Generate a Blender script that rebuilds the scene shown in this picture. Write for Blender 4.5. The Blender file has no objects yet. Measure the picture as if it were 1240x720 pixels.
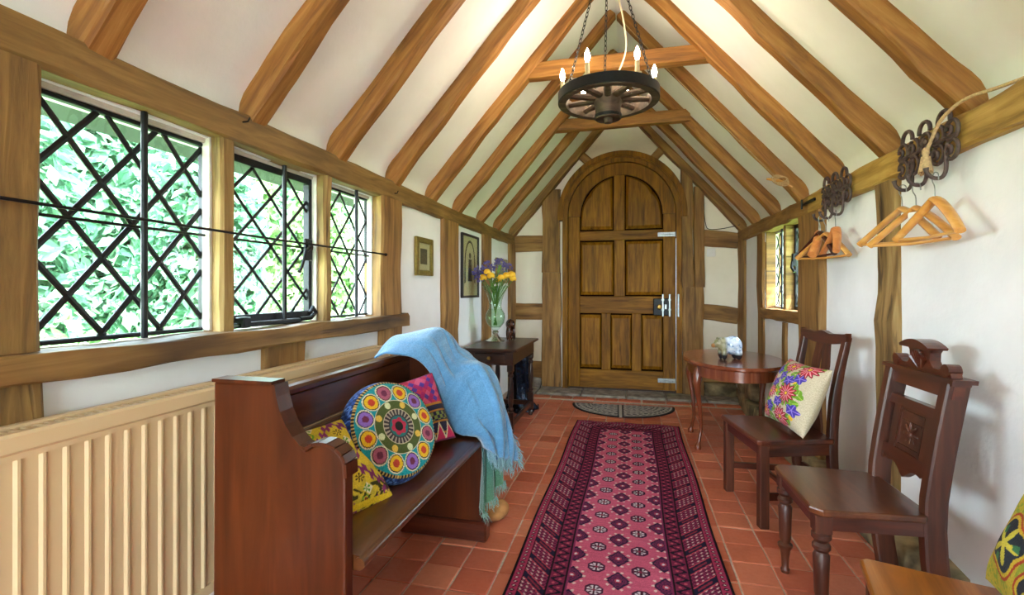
import bpy, bmesh, math, random
import numpy as np
from mathutils import Vector, Matrix, noise as mnoise
random.seed(7); np.random.seed(7)
PI = math.pi
scn = bpy.context.scene
COL = scn.collection

# ------------------------------------------------------------------ camera, world, light, exposure
EXPOSURE = 1.42
SKY_STRENGTH = 12.0
SUN_ENERGY = 12.0
BULB_WATTS = 0.85
cam_d = bpy.data.cameras.new('camera')
cam = bpy.data.objects.new('camera', cam_d); COL.objects.link(cam)
cam.location = (0, 0, 1.08)
cam.rotation_euler = (math.radians(90), 0, math.radians(13.716))
cam_d.sensor_fit = 'HORIZONTAL'; cam_d.sensor_width = 36
cam_d.lens = 590 / 1240 * 36
cam_d.shift_y = -10 / 1240
cam_d.clip_start = 0.02
scn.camera = cam
scn.view_settings.view_transform = 'Standard'
scn.view_settings.look = 'None'
scn.view_settings.gamma = 1.0
scn.view_settings.use_curve_mapping = False
scn.view_settings.exposure = EXPOSURE
world = bpy.data.worlds.new('world'); scn.world = world
world.use_nodes = True
wn = world.node_tree
bg = wn.nodes['Background']
tc = wn.nodes.new('ShaderNodeTexCoord'); sepw = wn.nodes.new('ShaderNodeSeparateXYZ')
mr = wn.nodes.new('ShaderNodeMapRange'); mr.inputs['From Min'].default_value = -0.1; mr.inputs['From Max'].default_value = 0.9
skr = wn.nodes.new('ShaderNodeValToRGB')
skr.color_ramp.elements[0].color = (0.80, 0.90, 1.0, 1); skr.color_ramp.elements[1].color = (0.58, 0.77, 1.0, 1)
wn.links.new(tc.outputs['Generated'], sepw.inputs[0]); wn.links.new(sepw.outputs['Z'], mr.inputs['Value'])
wn.links.new(mr.outputs[0], skr.inputs[0]); wn.links.new(skr.outputs[0], bg.inputs['Color'])
bg.inputs['Strength'].default_value = SKY_STRENGTH
sun_d = bpy.data.lights.new('sun', 'SUN'); sun_d.energy = SUN_ENERGY; sun_d.angle = math.radians(2); sun_d.color = (1.0, 0.95, 0.86)
sun = bpy.data.objects.new('sun', sun_d); COL.objects.link(sun)
sun.location = (6, -1, 9)
sun.rotation_euler = (Vector((5.0, -5.0, 9))).to_track_quat('Z', 'Y').to_euler()
def portal(name, loc, rot, sx, sy):
    d = bpy.data.lights.new(name, 'AREA'); d.shape = 'RECTANGLE'; d.size = sx; d.size_y = sy
    d.cycles.is_portal = True
    o = bpy.data.objects.new(name, d); COL.objects.link(o); o.location = loc; o.rotation_euler = rot
portal('sky_portal', (-1.50, 1.55, 1.24), (0, math.radians(-90), 0), 0.66, 1.62)
portal('sky_portal', (-0.1, -2.48, 1.1), (math.radians(90), 0, 0), 1.5, 2.2)
portal('sky_portal', (1.26, 3.9, 1.24), (0, math.radians(90), 0), 0.60, 0.86)
scn.cycles.max_bounces = 10; scn.cycles.diffuse_bounces = 6; scn.cycles.glossy_bounces = 4
scn.cycles.transparent_max_bounces = 16; scn.cycles.transmission_bounces = 6
scn.cycles.sample_clamp_indirect = 8.0
scn.cycles.use_denoising = True

# ------------------------------------------------------------------ materials
def lin(c):
    c = c / 255.0
    return c / 12.92 if c <= 0.04045 else ((c + 0.055) / 1.055) ** 2.4
def S(h):
    h = h.lstrip('#')
    return (lin(int(h[0:2], 16)), lin(int(h[2:4], 16)), lin(int(h[4:6], 16)), 1.0)
def new_mat(name):
    m = bpy.data.materials.new(name); m.use_nodes = True
    return m, m.node_tree, m.node_tree.nodes['Principled BSDF']
def N(nt, t, **kw):
    n = nt.nodes.new(t)
    for k, v in kw.items(): setattr(n, k, v)
    return n
def ramp(nt, fac, stops):
    r = N(nt, 'ShaderNodeValToRGB'); e = r.color_ramp.elements
    while len(e) < len(stops): e.new(0.5)
    for i, (p, c) in enumerate(stops): e[i].position = p; e[i].color = c if isinstance(c, tuple) else S(c)
    nt.links.new(fac, r.inputs[0]); return r.outputs[0]
def bump(nt, b, h, strength=0.2, dist=0.01):
    n = N(nt, 'ShaderNodeBump'); n.inputs['Strength'].default_value = strength; n.inputs['Distance'].default_value = dist
    nt.links.new(h, n.inputs['Height']); nt.links.new(n.outputs[0], b.inputs['Normal'])
def coords(nt, scale, rnd=True):
    t = N(nt, 'ShaderNodeTexCoord'); src = t.outputs['Object']
    if rnd:
        oi = N(nt, 'ShaderNodeObjectInfo'); mu = N(nt, 'ShaderNodeMath', operation='MULTIPLY'); mu.inputs[1].default_value = 37.0
        nt.links.new(oi.outputs['Random'], mu.inputs[0])
        ad = N(nt, 'ShaderNodeVectorMath', operation='ADD'); nt.links.new(src, ad.inputs[0]); nt.links.new(mu.outputs[0], ad.inputs[1])
        src = ad.outputs[0]
    mp = N(nt, 'ShaderNodeMapping'); mp.inputs['Scale'].default_value = scale
    nt.links.new(src, mp.inputs['Vector']); return mp.outputs[0]
def nz(nt, vec, scale, detail=4, rough=0.55, dist=0.0):
    n = N(nt, 'ShaderNodeTexNoise'); n.inputs['Scale'].default_value = scale; n.inputs['Detail'].default_value = detail
    n.inputs['Roughness'].default_value = rough; n.inputs['Distortion'].default_value = dist
    nt.links.new(vec, n.inputs['Vector']); return n.outputs['Fac']
def mixc(nt, fac, a, b, mode='MIX'):
    m = N(nt, 'ShaderNodeMix', data_type='RGBA', blend_type=mode)
    for i, v in ((0, fac), (6, a), (7, b)):
        if isinstance(v, (float, int, tuple)): m.inputs[i].default_value = v
        else: nt.links.new(v, m.inputs[i])
    return m.outputs[2]
def wood(name, dark, mid, light, axis='X', rough=0.5, bstr=0.25, streak=34, blotch=0.45, crack=0.0, coat=0.0, spec=0.5, bldark=(0.45, 0.42, 0.4, 1)):
    m, nt, b = new_mat(name)
    a = {'X': (0.09, 1, 1), 'Y': (1, 0.09, 1), 'Z': (1, 1, 0.09)}[axis]
    v = coords(nt, a)
    f1 = nz(nt, v, streak, 6, 0.62, 0.6)
    col = ramp(nt, f1, [(0.25, dark), (0.5, mid), (0.76, light)])
    a2 = {'X': (0.4, 1, 1), 'Y': (1, 0.4, 1), 'Z': (1, 1, 0.4)}[axis]
    v2 = coords(nt, a2)
    f2 = nz(nt, v2, 5, 3, 0.5)
    bl = ramp(nt, f2, [(0.35, bldark), (0.62, (1, 1, 1, 1))])
    col = mixc(nt, blotch, col, bl, 'MULTIPLY')
    h = f1
    if crack:
        f3 = nz(nt, v, 16, 3, 0.5, 1.0)
        cr = ramp(nt, f3, [(0.30, (0.10, 0.07, 0.05, 1)), (0.36, (1, 1, 1, 1))])
        col = mixc(nt, float(crack), col, cr, 'MULTIPLY')
        ad = N(nt, 'ShaderNodeMath', operation='MULTIPLY'); nt.links.new(f1, ad.inputs[0]); nt.links.new(cr, ad.inputs[1]); h = ad.outputs[0]
    nt.links.new(col, b.inputs['Base Color'])
    b.inputs['Roughness'].default_value = rough; b.inputs['Specular IOR Level'].default_value = spec
    if coat: b.inputs['Coat Weight'].default_value = coat; b.inputs['Coat Roughness'].default_value = 0.18
    bump(nt, b, h, bstr, 0.006)
    return m
def plain(name, c, rough=0.5, metal=0.0, var=0.12, scale=30, bstr=0.0, spec=0.5, emit=None, c2=None):
    m, nt, b = new_mat(name)
    v = coords(nt, (1, 1, 1)); f = nz(nt, v, scale, 4)
    base = S(c); lo = S(c2) if c2 else tuple(x * (1 - var) for x in base[:3]) + (1,)
    nt.links.new(ramp(nt, f, [(0.35, lo), (0.65, base)]), b.inputs['Base Color'])
    b.inputs['Roughness'].default_value = rough; b.inputs['Metallic'].default_value = metal
    b.inputs['Specular IOR Level'].default_value = spec
    if bstr: bump(nt, b, f, bstr, 0.004)
    if emit: b.inputs['Emission Color'].default_value = S(c); b.inputs['Emission Strength'].default_value = emit
    return m
def attr_mat(name, rough=0.9, bstr=0.2, bscale=300, sheen=0.3):
    m, nt, b = new_mat(name)
    a = N(nt, 'ShaderNodeVertexColor'); a.layer_name = 'Col'
    v = coords(nt, (1, 1, 1), False); f = nz(nt, v, bscale, 2)
    dk = ramp(nt, f, [(0.3, (0.72, 0.72, 0.72, 1)), (0.7, (1, 1, 1, 1))])
    nt.links.new(mixc(nt, 1.0, a.outputs['Color'], dk, 'MULTIPLY'), b.inputs['Base Color'])
    b.inputs['Roughness'].default_value = rough; b.inputs['Specular IOR Level'].default_value = 0.15
    b.inputs['Sheen Weight'].default_value = sheen; b.inputs['Sheen Roughness'].default_value = 0.5
    bump(nt, b, f, bstr, 0.003)
    return m
def glass_mat(name, tint=(1, 1, 1, 1), gloss=0.10):
    m, nt, b = new_mat(name)
    nt.nodes.remove(b)
    out = nt.nodes['Material Output']
    tr = N(nt, 'ShaderNodeBsdfTransparent'); tr.inputs[0].default_value = tint
    gl = N(nt, 'ShaderNodeBsdfGlossy'); gl.inputs['Roughness'].default_value = 0.03
    lw = N(nt, 'ShaderNodeLayerWeight'); pw = N(nt, 'ShaderNodeMath', operation='POWER'); pw.inputs[1].default_value = 4.0; nt.links.new(lw.outputs['Facing'], pw.inputs[0])
    fr = N(nt, 'ShaderNodeMath', operation='MULTIPLY_ADD'); fr.inputs[1].default_value = 0.5; fr.inputs[2].default_value = 0.03; nt.links.new(pw.outputs[0], fr.inputs[0])
    v = coords(nt, (1, 1, 1)); f = nz(nt, v, 9, 2)
    bp = N(nt, 'ShaderNodeBump'); bp.inputs['Strength'].default_value = gloss; bp.inputs['Distance'].default_value = 0.02
    nt.links.new(f, bp.inputs['Height']); nt.links.new(bp.outputs[0], gl.inputs['Normal'])
    mx = N(nt, 'ShaderNodeMixShader'); nt.links.new(fr.outputs[0], mx.inputs[0]); nt.links.new(tr.outputs[0], mx.inputs[1]); nt.links.new(gl.outputs[0], mx.inputs[2])
    nt.links.new(mx.outputs[0], out.inputs['Surface'])
    return m
def plaster(name, c, c2, rough=0.9):
    m, nt, b = new_mat(name)
    v = coords(nt, (1, 1, 1), False)
    f = nz(nt, v, 2.2, 4, 0.6); f2 = nz(nt, v, 22, 4, 0.6)
    nt.links.new(ramp(nt, f, [(0.3, c2), (0.65, c)]), b.inputs['Base Color'])
    b.inputs['Roughness'].default_value = rough; b.inputs['Specular IOR Level'].default_value = 0.2
    bump(nt, b, f2, 0.18, 0.01); return m

M = {}
M['oak'] = wood('oak_beam', '#613a12', '#986427', '#b98646', 'X', 0.62, 0.45, 30, 0.5, crack=0.4)
M['oak_plate'] = wood('oak_plate', '#543a14', '#82602c', '#a07c42', 'X', 0.62, 0.4, 34, 0.5, crack=0.45)
M['oak_stain'] = wood('stained_oak_sill', '#3a2410', '#8a642e', '#ad8850', 'X', 0.6, 0.5, 16, 0.9, crack=0.6, bldark=(0.16, 0.12, 0.10, 1))
M['oak_gold_lit'] = wood('golden_oak_lit', '#76561c', '#b48c40', '#cfab60', 'X', 0.62, 0.4, 34, 0.4, crack=0.3)  # pale golden plate oak, much of it window light painted into the colour
M['oak_old'] = wood('weathered_oak', '#523617', '#946a33', '#b58c50', 'X', 0.7, 0.6, 22, 0.5, crack=0.75)
M['oak_rough'] = wood('rough_oak', '#443014', '#957440', '#c0a268', 'X', 0.85, 1.0, 18, 0.6, crack=0.75)
M['door'] = wood('door_oak', '#4c2c04', '#8a5a0c', '#a8761c', 'Z', 0.5, 0.15, 30, 0.6, spec=0.18)
M['door_x'] = wood('door_oak_rail', '#4c2c04', '#8a5a0c', '#a8761c', 'X', 0.5, 0.15, 30, 0.6, spec=0.18)
M['pew'] = wood('pew_pine_upright', '#2f1002', '#4c1e05', '#602c0c', 'Z', 0.36, 0.12, 16, 0.5, coat=0.12, spec=0.3)
M['pew_y'] = wood('pew_pine_board', '#351809', '#562c10', '#73441c', 'Y', 0.28, 0.12, 18, 0.5, coat=0.3)
M['mahog'] = wood('mahogany_x', '#2a0f08', '#4f2112', '#6b351d', 'X', 0.28, 0.1, 22, 0.5, coat=0.35)
M['mahog_y'] = wood('mahogany_y', '#2a0f08', '#4f2112', '#6b351d', 'Y', 0.28, 0.1, 22, 0.5, coat=0.35)
M['mahog_z'] = wood('mahogany_z', '#2a120a', '#4d2413', '#693720', 'Z', 0.42, 0.1, 22, 0.5, coat=0.1)
M['seat3'] = wood('worn_seat', '#2c140a', '#5a2f19', '#7c4a2b', 'Y', 0.3, 0.12, 12, 0.6, coat=0.3)
M['seat4'] = wood('golden_seat', '#4d2208', '#a8641f', '#d09646', 'Y', 0.28, 0.12, 12, 0.5, coat=0.3)
M['darkoak'] = wood('dark_oak', '#1c0d07', '#33190d', '#4b2a18', 'X', 0.35, 0.15, 24, 0.4, coat=0.2)
M['cherry'] = wood('cherry', '#4d1f10', '#7a3a20', '#995433', 'Y', 0.2, 0.08, 18, 0.35, coat=0.6)
M['cherry_z'] = wood('cherry_z', '#4d1f10', '#7a3a20', '#995433', 'Z', 0.25, 0.08, 18, 0.35, coat=0.5)
M['hanger'] = wood('hanger_beech', '#b4712a', '#d79a4a', '#e9b76c', 'X', 0.35, 0.05, 20, 0.2, coat=0.2)
M['hanger_o'] = wood('hanger_orange', '#b0622a', '#d98a4a', '#eaa868', 'X', 0.35, 0.05, 20, 0.2, coat=0.2)
M['hanger_d'] = wood('hanger_dark', '#2a0f0a', '#4a1d14', '#5f2a1c', 'X', 0.3, 0.05, 20, 0.2, coat=0.2)
M['plaster'] = plaster('plaster', '#f2f2f1', '#e6e6e4')
M['plaster_end'] = plaster('plaster_end', '#faf3e0', '#f0e7d2')
M['mortar'] = plain('mortar', '#c9b5a2', 0.95, var=0.3, scale=60, bstr=0.3)
M['iron'] = plain('black_iron', '#17181a', 0.45, 0.4, 0.4, 60, 0.2)
M['iron_rust'] = plain('brown_cast_iron', '#5a4740', 0.6, 0.2, 0.5, 50, 0.4)
M['lead'] = plain('lead', '#1d1f21', 0.55, 0.3, 0.3, 50, 0.1)
M['steel'] = plain('steel', '#aab0ae', 0.3, 0.9, 0.3, 60)
M['brass'] = plain('brass', '#a98a4a', 0.35, 0.9, 0.3, 60)
M['wframe'] = plain('painted_frame', '#cfc8ba', 0.6, 0, 0.25, 14, 0.15)
M['radiator'] = plain('radiator_enamel', '#cfb48a', 0.38, 0, 0.04, 4)
M['switch'] = plain('white_plastic', '#efece4', 0.4, 0, 0.03)
M['rope'] = plain('rope', '#c9a878', 0.9, 0, 0.35, 120, 0.4)
M['stone'] = plain('rubble_stone', '#9b8660', 0.92, 0, 0.5, 9, 0.8, c2='#584a33')
M['slate'] = plain('step_stone', '#9a8f82', 0.85, 0, 0.4, 14, 0.5, c2='#6d6156')
M['glass'] = glass_mat('window_glass', (0.97, 1.0, 0.985, 1), 0.35)
M['vaseglass'] = glass_mat('vase_glass', (0.90, 0.97, 0.91, 1), 0.1)
M['gutter'] = plain('gutter', '#161b21', 0.5, 0, 0.15, 10)
M['gold'] = plain('gilt', '#a8843a', 0.4, 0.5, 0.4, 60, 0.2)
M['goldpaint'] = plain('olive_gilt', '#8d7a35', 0.45, 0.35, 0.35, 80, 0.2)
M['blackframe'] = plain('black_frame', '#26211b', 0.4, 0, 0.2)
M['paper'] = plain('aged_paper', '#cdbf95', 0.85, 0, 0.1, 20)
M['ink'] = plain('engraving_ink', '#5e5742', 0.9, 0, 0.3, 90)
M['arch_ink'] = plain('dark_brass_print', '#4a442f', 0.8, 0, 0.35, 60)
M['wheel'] = wood('wheel_wood', '#241811', '#4a382b', '#74604c', 'X', 0.7, 0.5, 24, 0.5)
M['candle'] = plain('candle_sleeve', '#cdb890', 0.6)
M['tan'] = plain('tan_cloth', '#b07a45', 0.95, 0, 0.3, 40, 0.4)
M['orange'] = plain('orange_tag', '#e8602a', 0.7)
M['bluemetal'] = plain('blue_black_enamel', '#1d2c42', 0.22, 0.5, 0.6, 30, 0.3, c2='#0a0d14')
M['bronze'] = plain('brown_glaze', '#5a3118', 0.25, 0.2, 0.6, 40, 0.2, c2='#1d0f08')
M['stem'] = plain('green_stem', '#5f8a3a', 0.6, 0, 0.3, 40)
M['leafg'] = plain('flower_leaf', '#7da048', 0.55, 0, 0.3, 30)
M['yellow'] = plain('yellow_petal', '#f7cf3a', 0.6, 0, 0.12, 50, c2='#f2ae1c')
M['purple'] = plain('purple_petal', '#7468a8', 0.6, 0, 0.3, 60, c2='#4d4488')
M['silver'] = plain('silver_foot', '#d9d6c6', 0.15, 0.9, 0.15, 20)
M['lawn'] = plain('lawn', '#8fb05a', 0.95, 0, 0.4, 3, 0.3, c2='#6c9140')
M['bark'] = plain('bark', '#5f4d38', 0.9, 0, 0.4, 20, 0.6)
M['cord'] = plain('flex', '#d8c9a8', 0.7)
M['groove_shade'] = plain('door_groove_shade', '#1a0d04', 0.95, 0, 0.2, 20, spec=0.05)  # near-black backing paints the shadow lines around the door panels
M['roof'] = plain('roof_tile', '#7d4a36', 0.9, 0, 0.3, 8)

def tile_mat(name, cols):
    m, nt, b = new_mat(name)
    oi = N(nt, 'ShaderNodeObjectInfo'); ge = N(nt, 'ShaderNodeNewGeometry')
    ad = N(nt, 'ShaderNodeMath', operation='ADD'); nt.links.new(oi.outputs['Random'], ad.inputs[0]); nt.links.new(ge.outputs['Random Per Island'], ad.inputs[1])
    fr = N(nt, 'ShaderNodeMath', operation='FRACT'); nt.links.new(ad.outputs[0], fr.inputs[0])
    base = ramp(nt, fr.outputs[0], [(i / (len(cols) - 1), c) for i, c in enumerate(cols)])
    t = N(nt, 'ShaderNodeTexCoord')
    mp = N(nt, 'ShaderNodeVectorMath', operation='ADD'); nt.links.new(ge.outputs['Position'], mp.inputs[0])
    f = nz(nt, mp.outputs[0], 6, 5, 0.65); f2 = nz(nt, mp.outputs[0], 60, 3, 0.6)
    st = ramp(nt, f, [(0.3, (0.62, 0.55, 0.5, 1)), (0.55, (1, 1, 1, 1))])
    col = mixc(nt, 0.5, base, st, 'MULTIPLY')
    sc_ = ramp(nt, nz(nt, mp.outputs[0], 17, 6, 0.8, 1.5), [(0.66, (0, 0, 0, 1)), (0.74, (1, 1, 1, 1))])
    g = N(nt, 'ShaderNodeMath', operation='MULTIPLY'); nt.links.new(sc_, g.inputs[0]); g.inputs[1].default_value = 0.28
    col = mixc(nt, g.outputs[0], col, S('#d9a08a'))
    nt.links.new(col, b.inputs['Base Color'])
    rg = ramp(nt, f2, [(0.3, (0.36,) * 3 + (1,)), (0.7, (0.55,) * 3 + (1,))]); nt.links.new(rg, b.inputs['Roughness'])
    bump(nt, b, f2, 0.15, 0.004); return m
M['tile'] = tile_mat('terracotta', ['#b0583e', '#c46c4e', '#b86046', '#cf7c5c', '#a85238', '#c06448'])
M['brick'] = tile_mat('threshold_brick', ['#a84a2c', '#c0673f', '#9a5238', '#b8583a'])
def leaf_mat(name, a, b_, c):
    m, nt, b = new_mat(name)
    ge = N(nt, 'ShaderNodeNewGeometry')
    col = ramp(nt, ge.outputs['Random Per Island'], [(0.0, a), (0.5, b_), (1.0, c)])
    nt.links.new(col, b.inputs['Base Color']); b.inputs['Roughness'].default_value = 0.5
    tl = N(nt, 'ShaderNodeBsdfTranslucent'); nt.links.new(col, tl.inputs[0])
    mx = N(nt, 'ShaderNodeMixShader'); mx.inputs[0].default_value = 0.4
    nt.links.new(b.outputs[0], mx.inputs[1]); nt.links.new(tl.outputs[0], mx.inputs[2]); nt.links.new(mx.outputs[0], nt.nodes['Material Output'].inputs['Surface'])
    return m
M['leaves'] = leaf_mat('shrub_leaves', '#4f7a48', '#84ab66', '#b9d194')
M['leaves_b'] = leaf_mat('dark_shrub_leaves', '#3c6c4e', '#659a74', '#a4caa6')
def wool_mat():
    m, nt, b = new_mat('blue_wool')
    t = N(nt, 'ShaderNodeVertexColor'); t.layer_name = 'Col'
    v = coords(nt, (1, 1, 1), False); f = nz(nt, v, 160, 4, 0.7)
    dk = ramp(nt, f, [(0.3, (0.6, 0.62, 0.66, 1)), (0.7, (1, 1, 1, 1))])
    nt.links.new(mixc(nt, 1.0, t.outputs['Color'], dk, 'MULTIPLY'), b.inputs['Base Color'])
    b.inputs['Roughness'].default_value = 1.0; b.inputs['Sheen Weight'].default_value = 0.6; b.inputs['Specular IOR Level'].default_value = 0.1
    bump(nt, b, f, 0.6, 0.006); return m
M['wool'] = wool_mat()
M['rug'] = attr_mat('rug_pile', 0.95, 0.35, 420, 0.0)
M['embroid'] = attr_mat('embroidered_cloth', 0.85, 0.35, 260, 0.05)
M['matrub'] = attr_mat('door_mat_rubber', 0.6, 0.25, 200, 0.0)
M['glaze'] = attr_mat('bear_glaze', 0.16, 0.05, 60, 0.0)
def bulb_mat():
    m, nt, b = new_mat('lit_bulb'); b.inputs['Base Color'].default_value = (1, 0.9, 0.7, 1)
    b.inputs['Emission Color'].default_value = (1, 0.80, 0.52, 1); b.inputs['Emission Strength'].default_value = 40; return m
M['bulb'] = bulb_mat()

# ------------------------------------------------------------------ mesh helpers
class MB:
    def __init__(s): s.v = []; s.f = []
    def add(s, vs, fs):
        o = len(s.v); s.v += [tuple(p) for p in vs]; s.f += [tuple(i + o for i in f) for f in fs]; return s
    def box(s, x0, x1, y0, y1, z0, z1, mat=None):
        vs = [(x, y, z) for x in (x0, x1) for y in (y0, y1) for z in (z0, z1)]
        if mat: vs = [mat @ Vector(p) for p in vs]
        return s.add(vs, [(0, 1, 3, 2), (4, 6, 7, 5), (0, 4, 5, 1), (2, 3, 7, 6), (0, 2, 6, 4), (1, 5, 7, 3)])
    def cbox(s, x0, x1, y0, y1, z0, z1, c=0.004, mat=None):
        """box with chamfered edges"""
        bm = bmesh.new()
        vs = [bm.verts.new((x, y, z)) for x in (x0, x1) for y in (y0, y1) for z in (z0, z1)]
        for q in [(0, 1, 3, 2), (4, 6, 7, 5), (0, 4, 5, 1), (2, 3, 7, 6), (0, 2, 6, 4), (1, 5, 7, 3)]: bm.faces.new([vs[i] for i in q])
        bmesh.ops.bevel(bm, geom=bm.edges[:], offset=c, segments=1, affect='EDGES')
        bm.verts.index_update()
        P = [mat @ v.co if mat else v.co.copy() for v in bm.verts]
        s.add(P, [tuple(v.index for v in f.verts) for f in bm.faces]); bm.free(); return s
    def tube(s, pts, r, n=8, cap=True, closed=False):
        pts = [Vector(p) for p in pts]; k = len(pts)
        rs = r if isinstance(r, (list, tuple)) else [r] * k
        ref = Vector((0, 0, 1)); rings = []; prev = None
        for i, p in enumerate(pts):
            if closed: t = pts[(i + 1) % k] - pts[i - 1]
            else: t = pts[min(i + 1, k - 1)] - pts[max(i - 1, 0)]
            t.normalize()
            if prev is None:
                a = ref if abs(t.dot(ref)) < 0.9 else Vector((1, 0, 0))
                u = t.cross(a).normalized()
            else:
                u = (prev - t * prev.dot(t))
                u = u.normalized() if u.length > 1e-6 else t.orthogonal().normalized()
            prev = u; w = t.cross(u)
            rr = rs[i]; ra, rb = rr if isinstance(rr, (list, tuple)) else (rr, rr)
            rings.append([p + u * (ra * math.cos(2 * PI * j / n)) + w * (rb * math.sin(2 * PI * j / n)) for j in range(n)])
        vs = [q for g in rings for q in g]; fs = []
        for i in range(k if closed else k - 1):
            a = i * n; b = ((i + 1) % k) * n
            for j in range(n): fs.append((a + j, a + (j + 1) % n, b + (j + 1) % n, b + j))
        if cap and not closed:
            fs.append(tuple(range(n - 1, -1, -1))); fs.append(tuple((k - 1) * n + j for j in range(n)))
        return s.add(vs, fs)
    def lathe(s, prof, n=20, c=(0, 0, 0), axis='Z', squash=1.0):
        vs = []; fs = []
        for r, z in prof:
            for j in range(n):
                a = 2 * PI * j / n; p = (r * math.cos(a), r * math.sin(a) * squash, z)
                if axis == 'X': p = (p[2], p[0], p[1])
                if axis == 'Y': p = (p[0], p[2], p[1])
                vs.append((p[0] + c[0], p[1] + c[1], p[2] + c[2]))
        k = len(prof)
        for i in range(k - 1):
            for j in range(n): fs.append((i * n + j, i * n + (j + 1) % n, (i + 1) * n + (j + 1) % n, (i + 1) * n + j))
        fs.append(tuple(range(n - 1, -1, -1))); fs.append(tuple((k - 1) * n + j for j in range(n)))
        return s.add(vs, fs)
    def prism(s, poly, axis, d0, d1):
        """poly in the two other axes (cyclic order kept), extruded along axis"""
        def P(a, b, d): return {'X': (d, a, b), 'Y': (a, d, b), 'Z': (a, b, d)}[axis]
        k = len(poly)
        vs = [P(a, b, d0) for a, b in poly] + [P(a, b, d1) for a, b in poly]
        fs = [tuple(range(k)), tuple(range(2 * k - 1, k - 1, -1))] + [(i, k + i, k + (i + 1) % k, (i + 1) % k) for i in range(k)]
        return s.add(vs, fs)
    def ell(s, c, r, n=12, m=8, mat=None):
        vs = []; fs = []
        for i in range(m + 1):
            ph = PI * i / m - PI / 2
            for j in range(n):
                a = 2 * PI * j / n
                p = Vector((r[0] * math.cos(ph) * math.cos(a), r[1] * math.cos(ph) * math.sin(a), r[2] * math.sin(ph)))
                if mat: p = mat @ p
                vs.append((p.x + c[0], p.y + c[1], p.z + c[2]))
        for i in range(m):
            for j in range(n): fs.append((i * n + j, i * n + (j + 1) % n, (i + 1) * n + (j + 1) % n, (i + 1) * n + j))
        return s.add(vs, fs)
    def mesh(s, name, smooth=False, ang=None):
        me = bpy.data.meshes.new(name); me.from_pydata(s.v, [], s.f)
        bm = bmesh.new(); bm.from_mesh(me)
        bmesh.ops.remove_doubles(bm, verts=bm.verts, dist=1e-6)
        bmesh.ops.recalc_face_normals(bm, faces=bm.faces); bm.to_mesh(me); bm.free()
        if smooth:
            me.polygons.foreach_set('use_smooth', [True] * len(me.polygons))
            if ang:
                try: me.set_sharp_from_angle(angle=math.radians(ang))
                except Exception: pass
        return me
    def build(s, name, mat, parent=None, smooth=False, ang=40, loc=None):
        me = s.mesh(name, smooth, ang); me.materials.append(M[mat] if isinstance(mat, str) else mat)
        return link(name, me, parent, loc)
def link(name, me, parent=None, loc=None):
    o = bpy.data.objects.new(name, me); COL.objects.link(o)
    if parent: o.parent = parent
    if loc: o.location = loc
    return o
def tag(o, label=None, cat=None, group=None, kind=None):
    if label: o['label'] = label
    if cat: o['category'] = cat
    if group: o['group'] = group
    if kind: o['kind'] = kind
    return o
def empty(name, loc=(0, 0, 0), rz=0.0, label=None, cat=None, group=None, kind=None, rot=None):
    o = bpy.data.objects.new(name, None); COL.objects.link(o); o.location = loc
    o.rotation_euler = rot if rot else (0, 0, rz); o.empty_display_size = 0.05
    return tag(o, label, cat, group, kind)
def part(name, mat, parent, fn, smooth=False, ang=40):
    m = MB(); fn(m); return m.build(name, mat, parent, smooth, ang)

def beam(name, p0, p1, w, h, mat, parent, up=(0, 0, 1), jit=0.004, ch=0.007, seg=None, prof=None):
    """timber along p0->p1; w across, h along 'up'; hand-hewn jitter; prof(t) -> (dy, dz, sw, sh)"""
    p0 = Vector(p0); p1 = Vector(p1); d = p1 - p0; L = d.length; d.normalize()
    up = Vector(up); z = (up - d * up.dot(d)).normalized(); y = z.cross(d)
    seg = seg or max(3, int(L / 0.11))
    m = MB(); vs = []; fs = []
    hw, hh = w / 2, h / 2; sd = random.random() * 100
    for i in range(seg + 1):
        t = i / seg; x = t * L
        dy, dz, sw, sh = prof(t) if prof else (0, 0, 1, 1)
        a = hw * sw; b = hh * sh
        base = [(-a + ch, -b), (a - ch, -b), (a, -b + ch), (a, b - ch), (a - ch, b), (-a + ch, b), (-a, b - ch), (-a, -b + ch)]
        for k, (q, r) in enumerate(base):
            e1 = mnoise.noise(Vector((x * 5 + sd, k // 2 * 3.1, 0.3))) * jit * 1.6; e2 = mnoise.noise(Vector((x * 5 + sd, k // 2 * 3.1, 7.7))) * jit * 1.6
            vs.append((x, q + dy + e1, r + dz + e2))
    for i in range(seg):
        for k in range(8): fs.append((i * 8 + k, i * 8 + (k + 1) % 8, (i + 1) * 8 + (k + 1) % 8, (i + 1) * 8 + k))
    fs.append(tuple(range(7, -1, -1))); fs.append(tuple(seg * 8 + k for k in range(8)))
    m.add(vs, fs)
    o = m.build(name, mat, parent)
    R = Matrix((d, y, z)).transposed()
    o.matrix_local = Matrix.Translation(p0) @ R.to_4x4()
    return o

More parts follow.
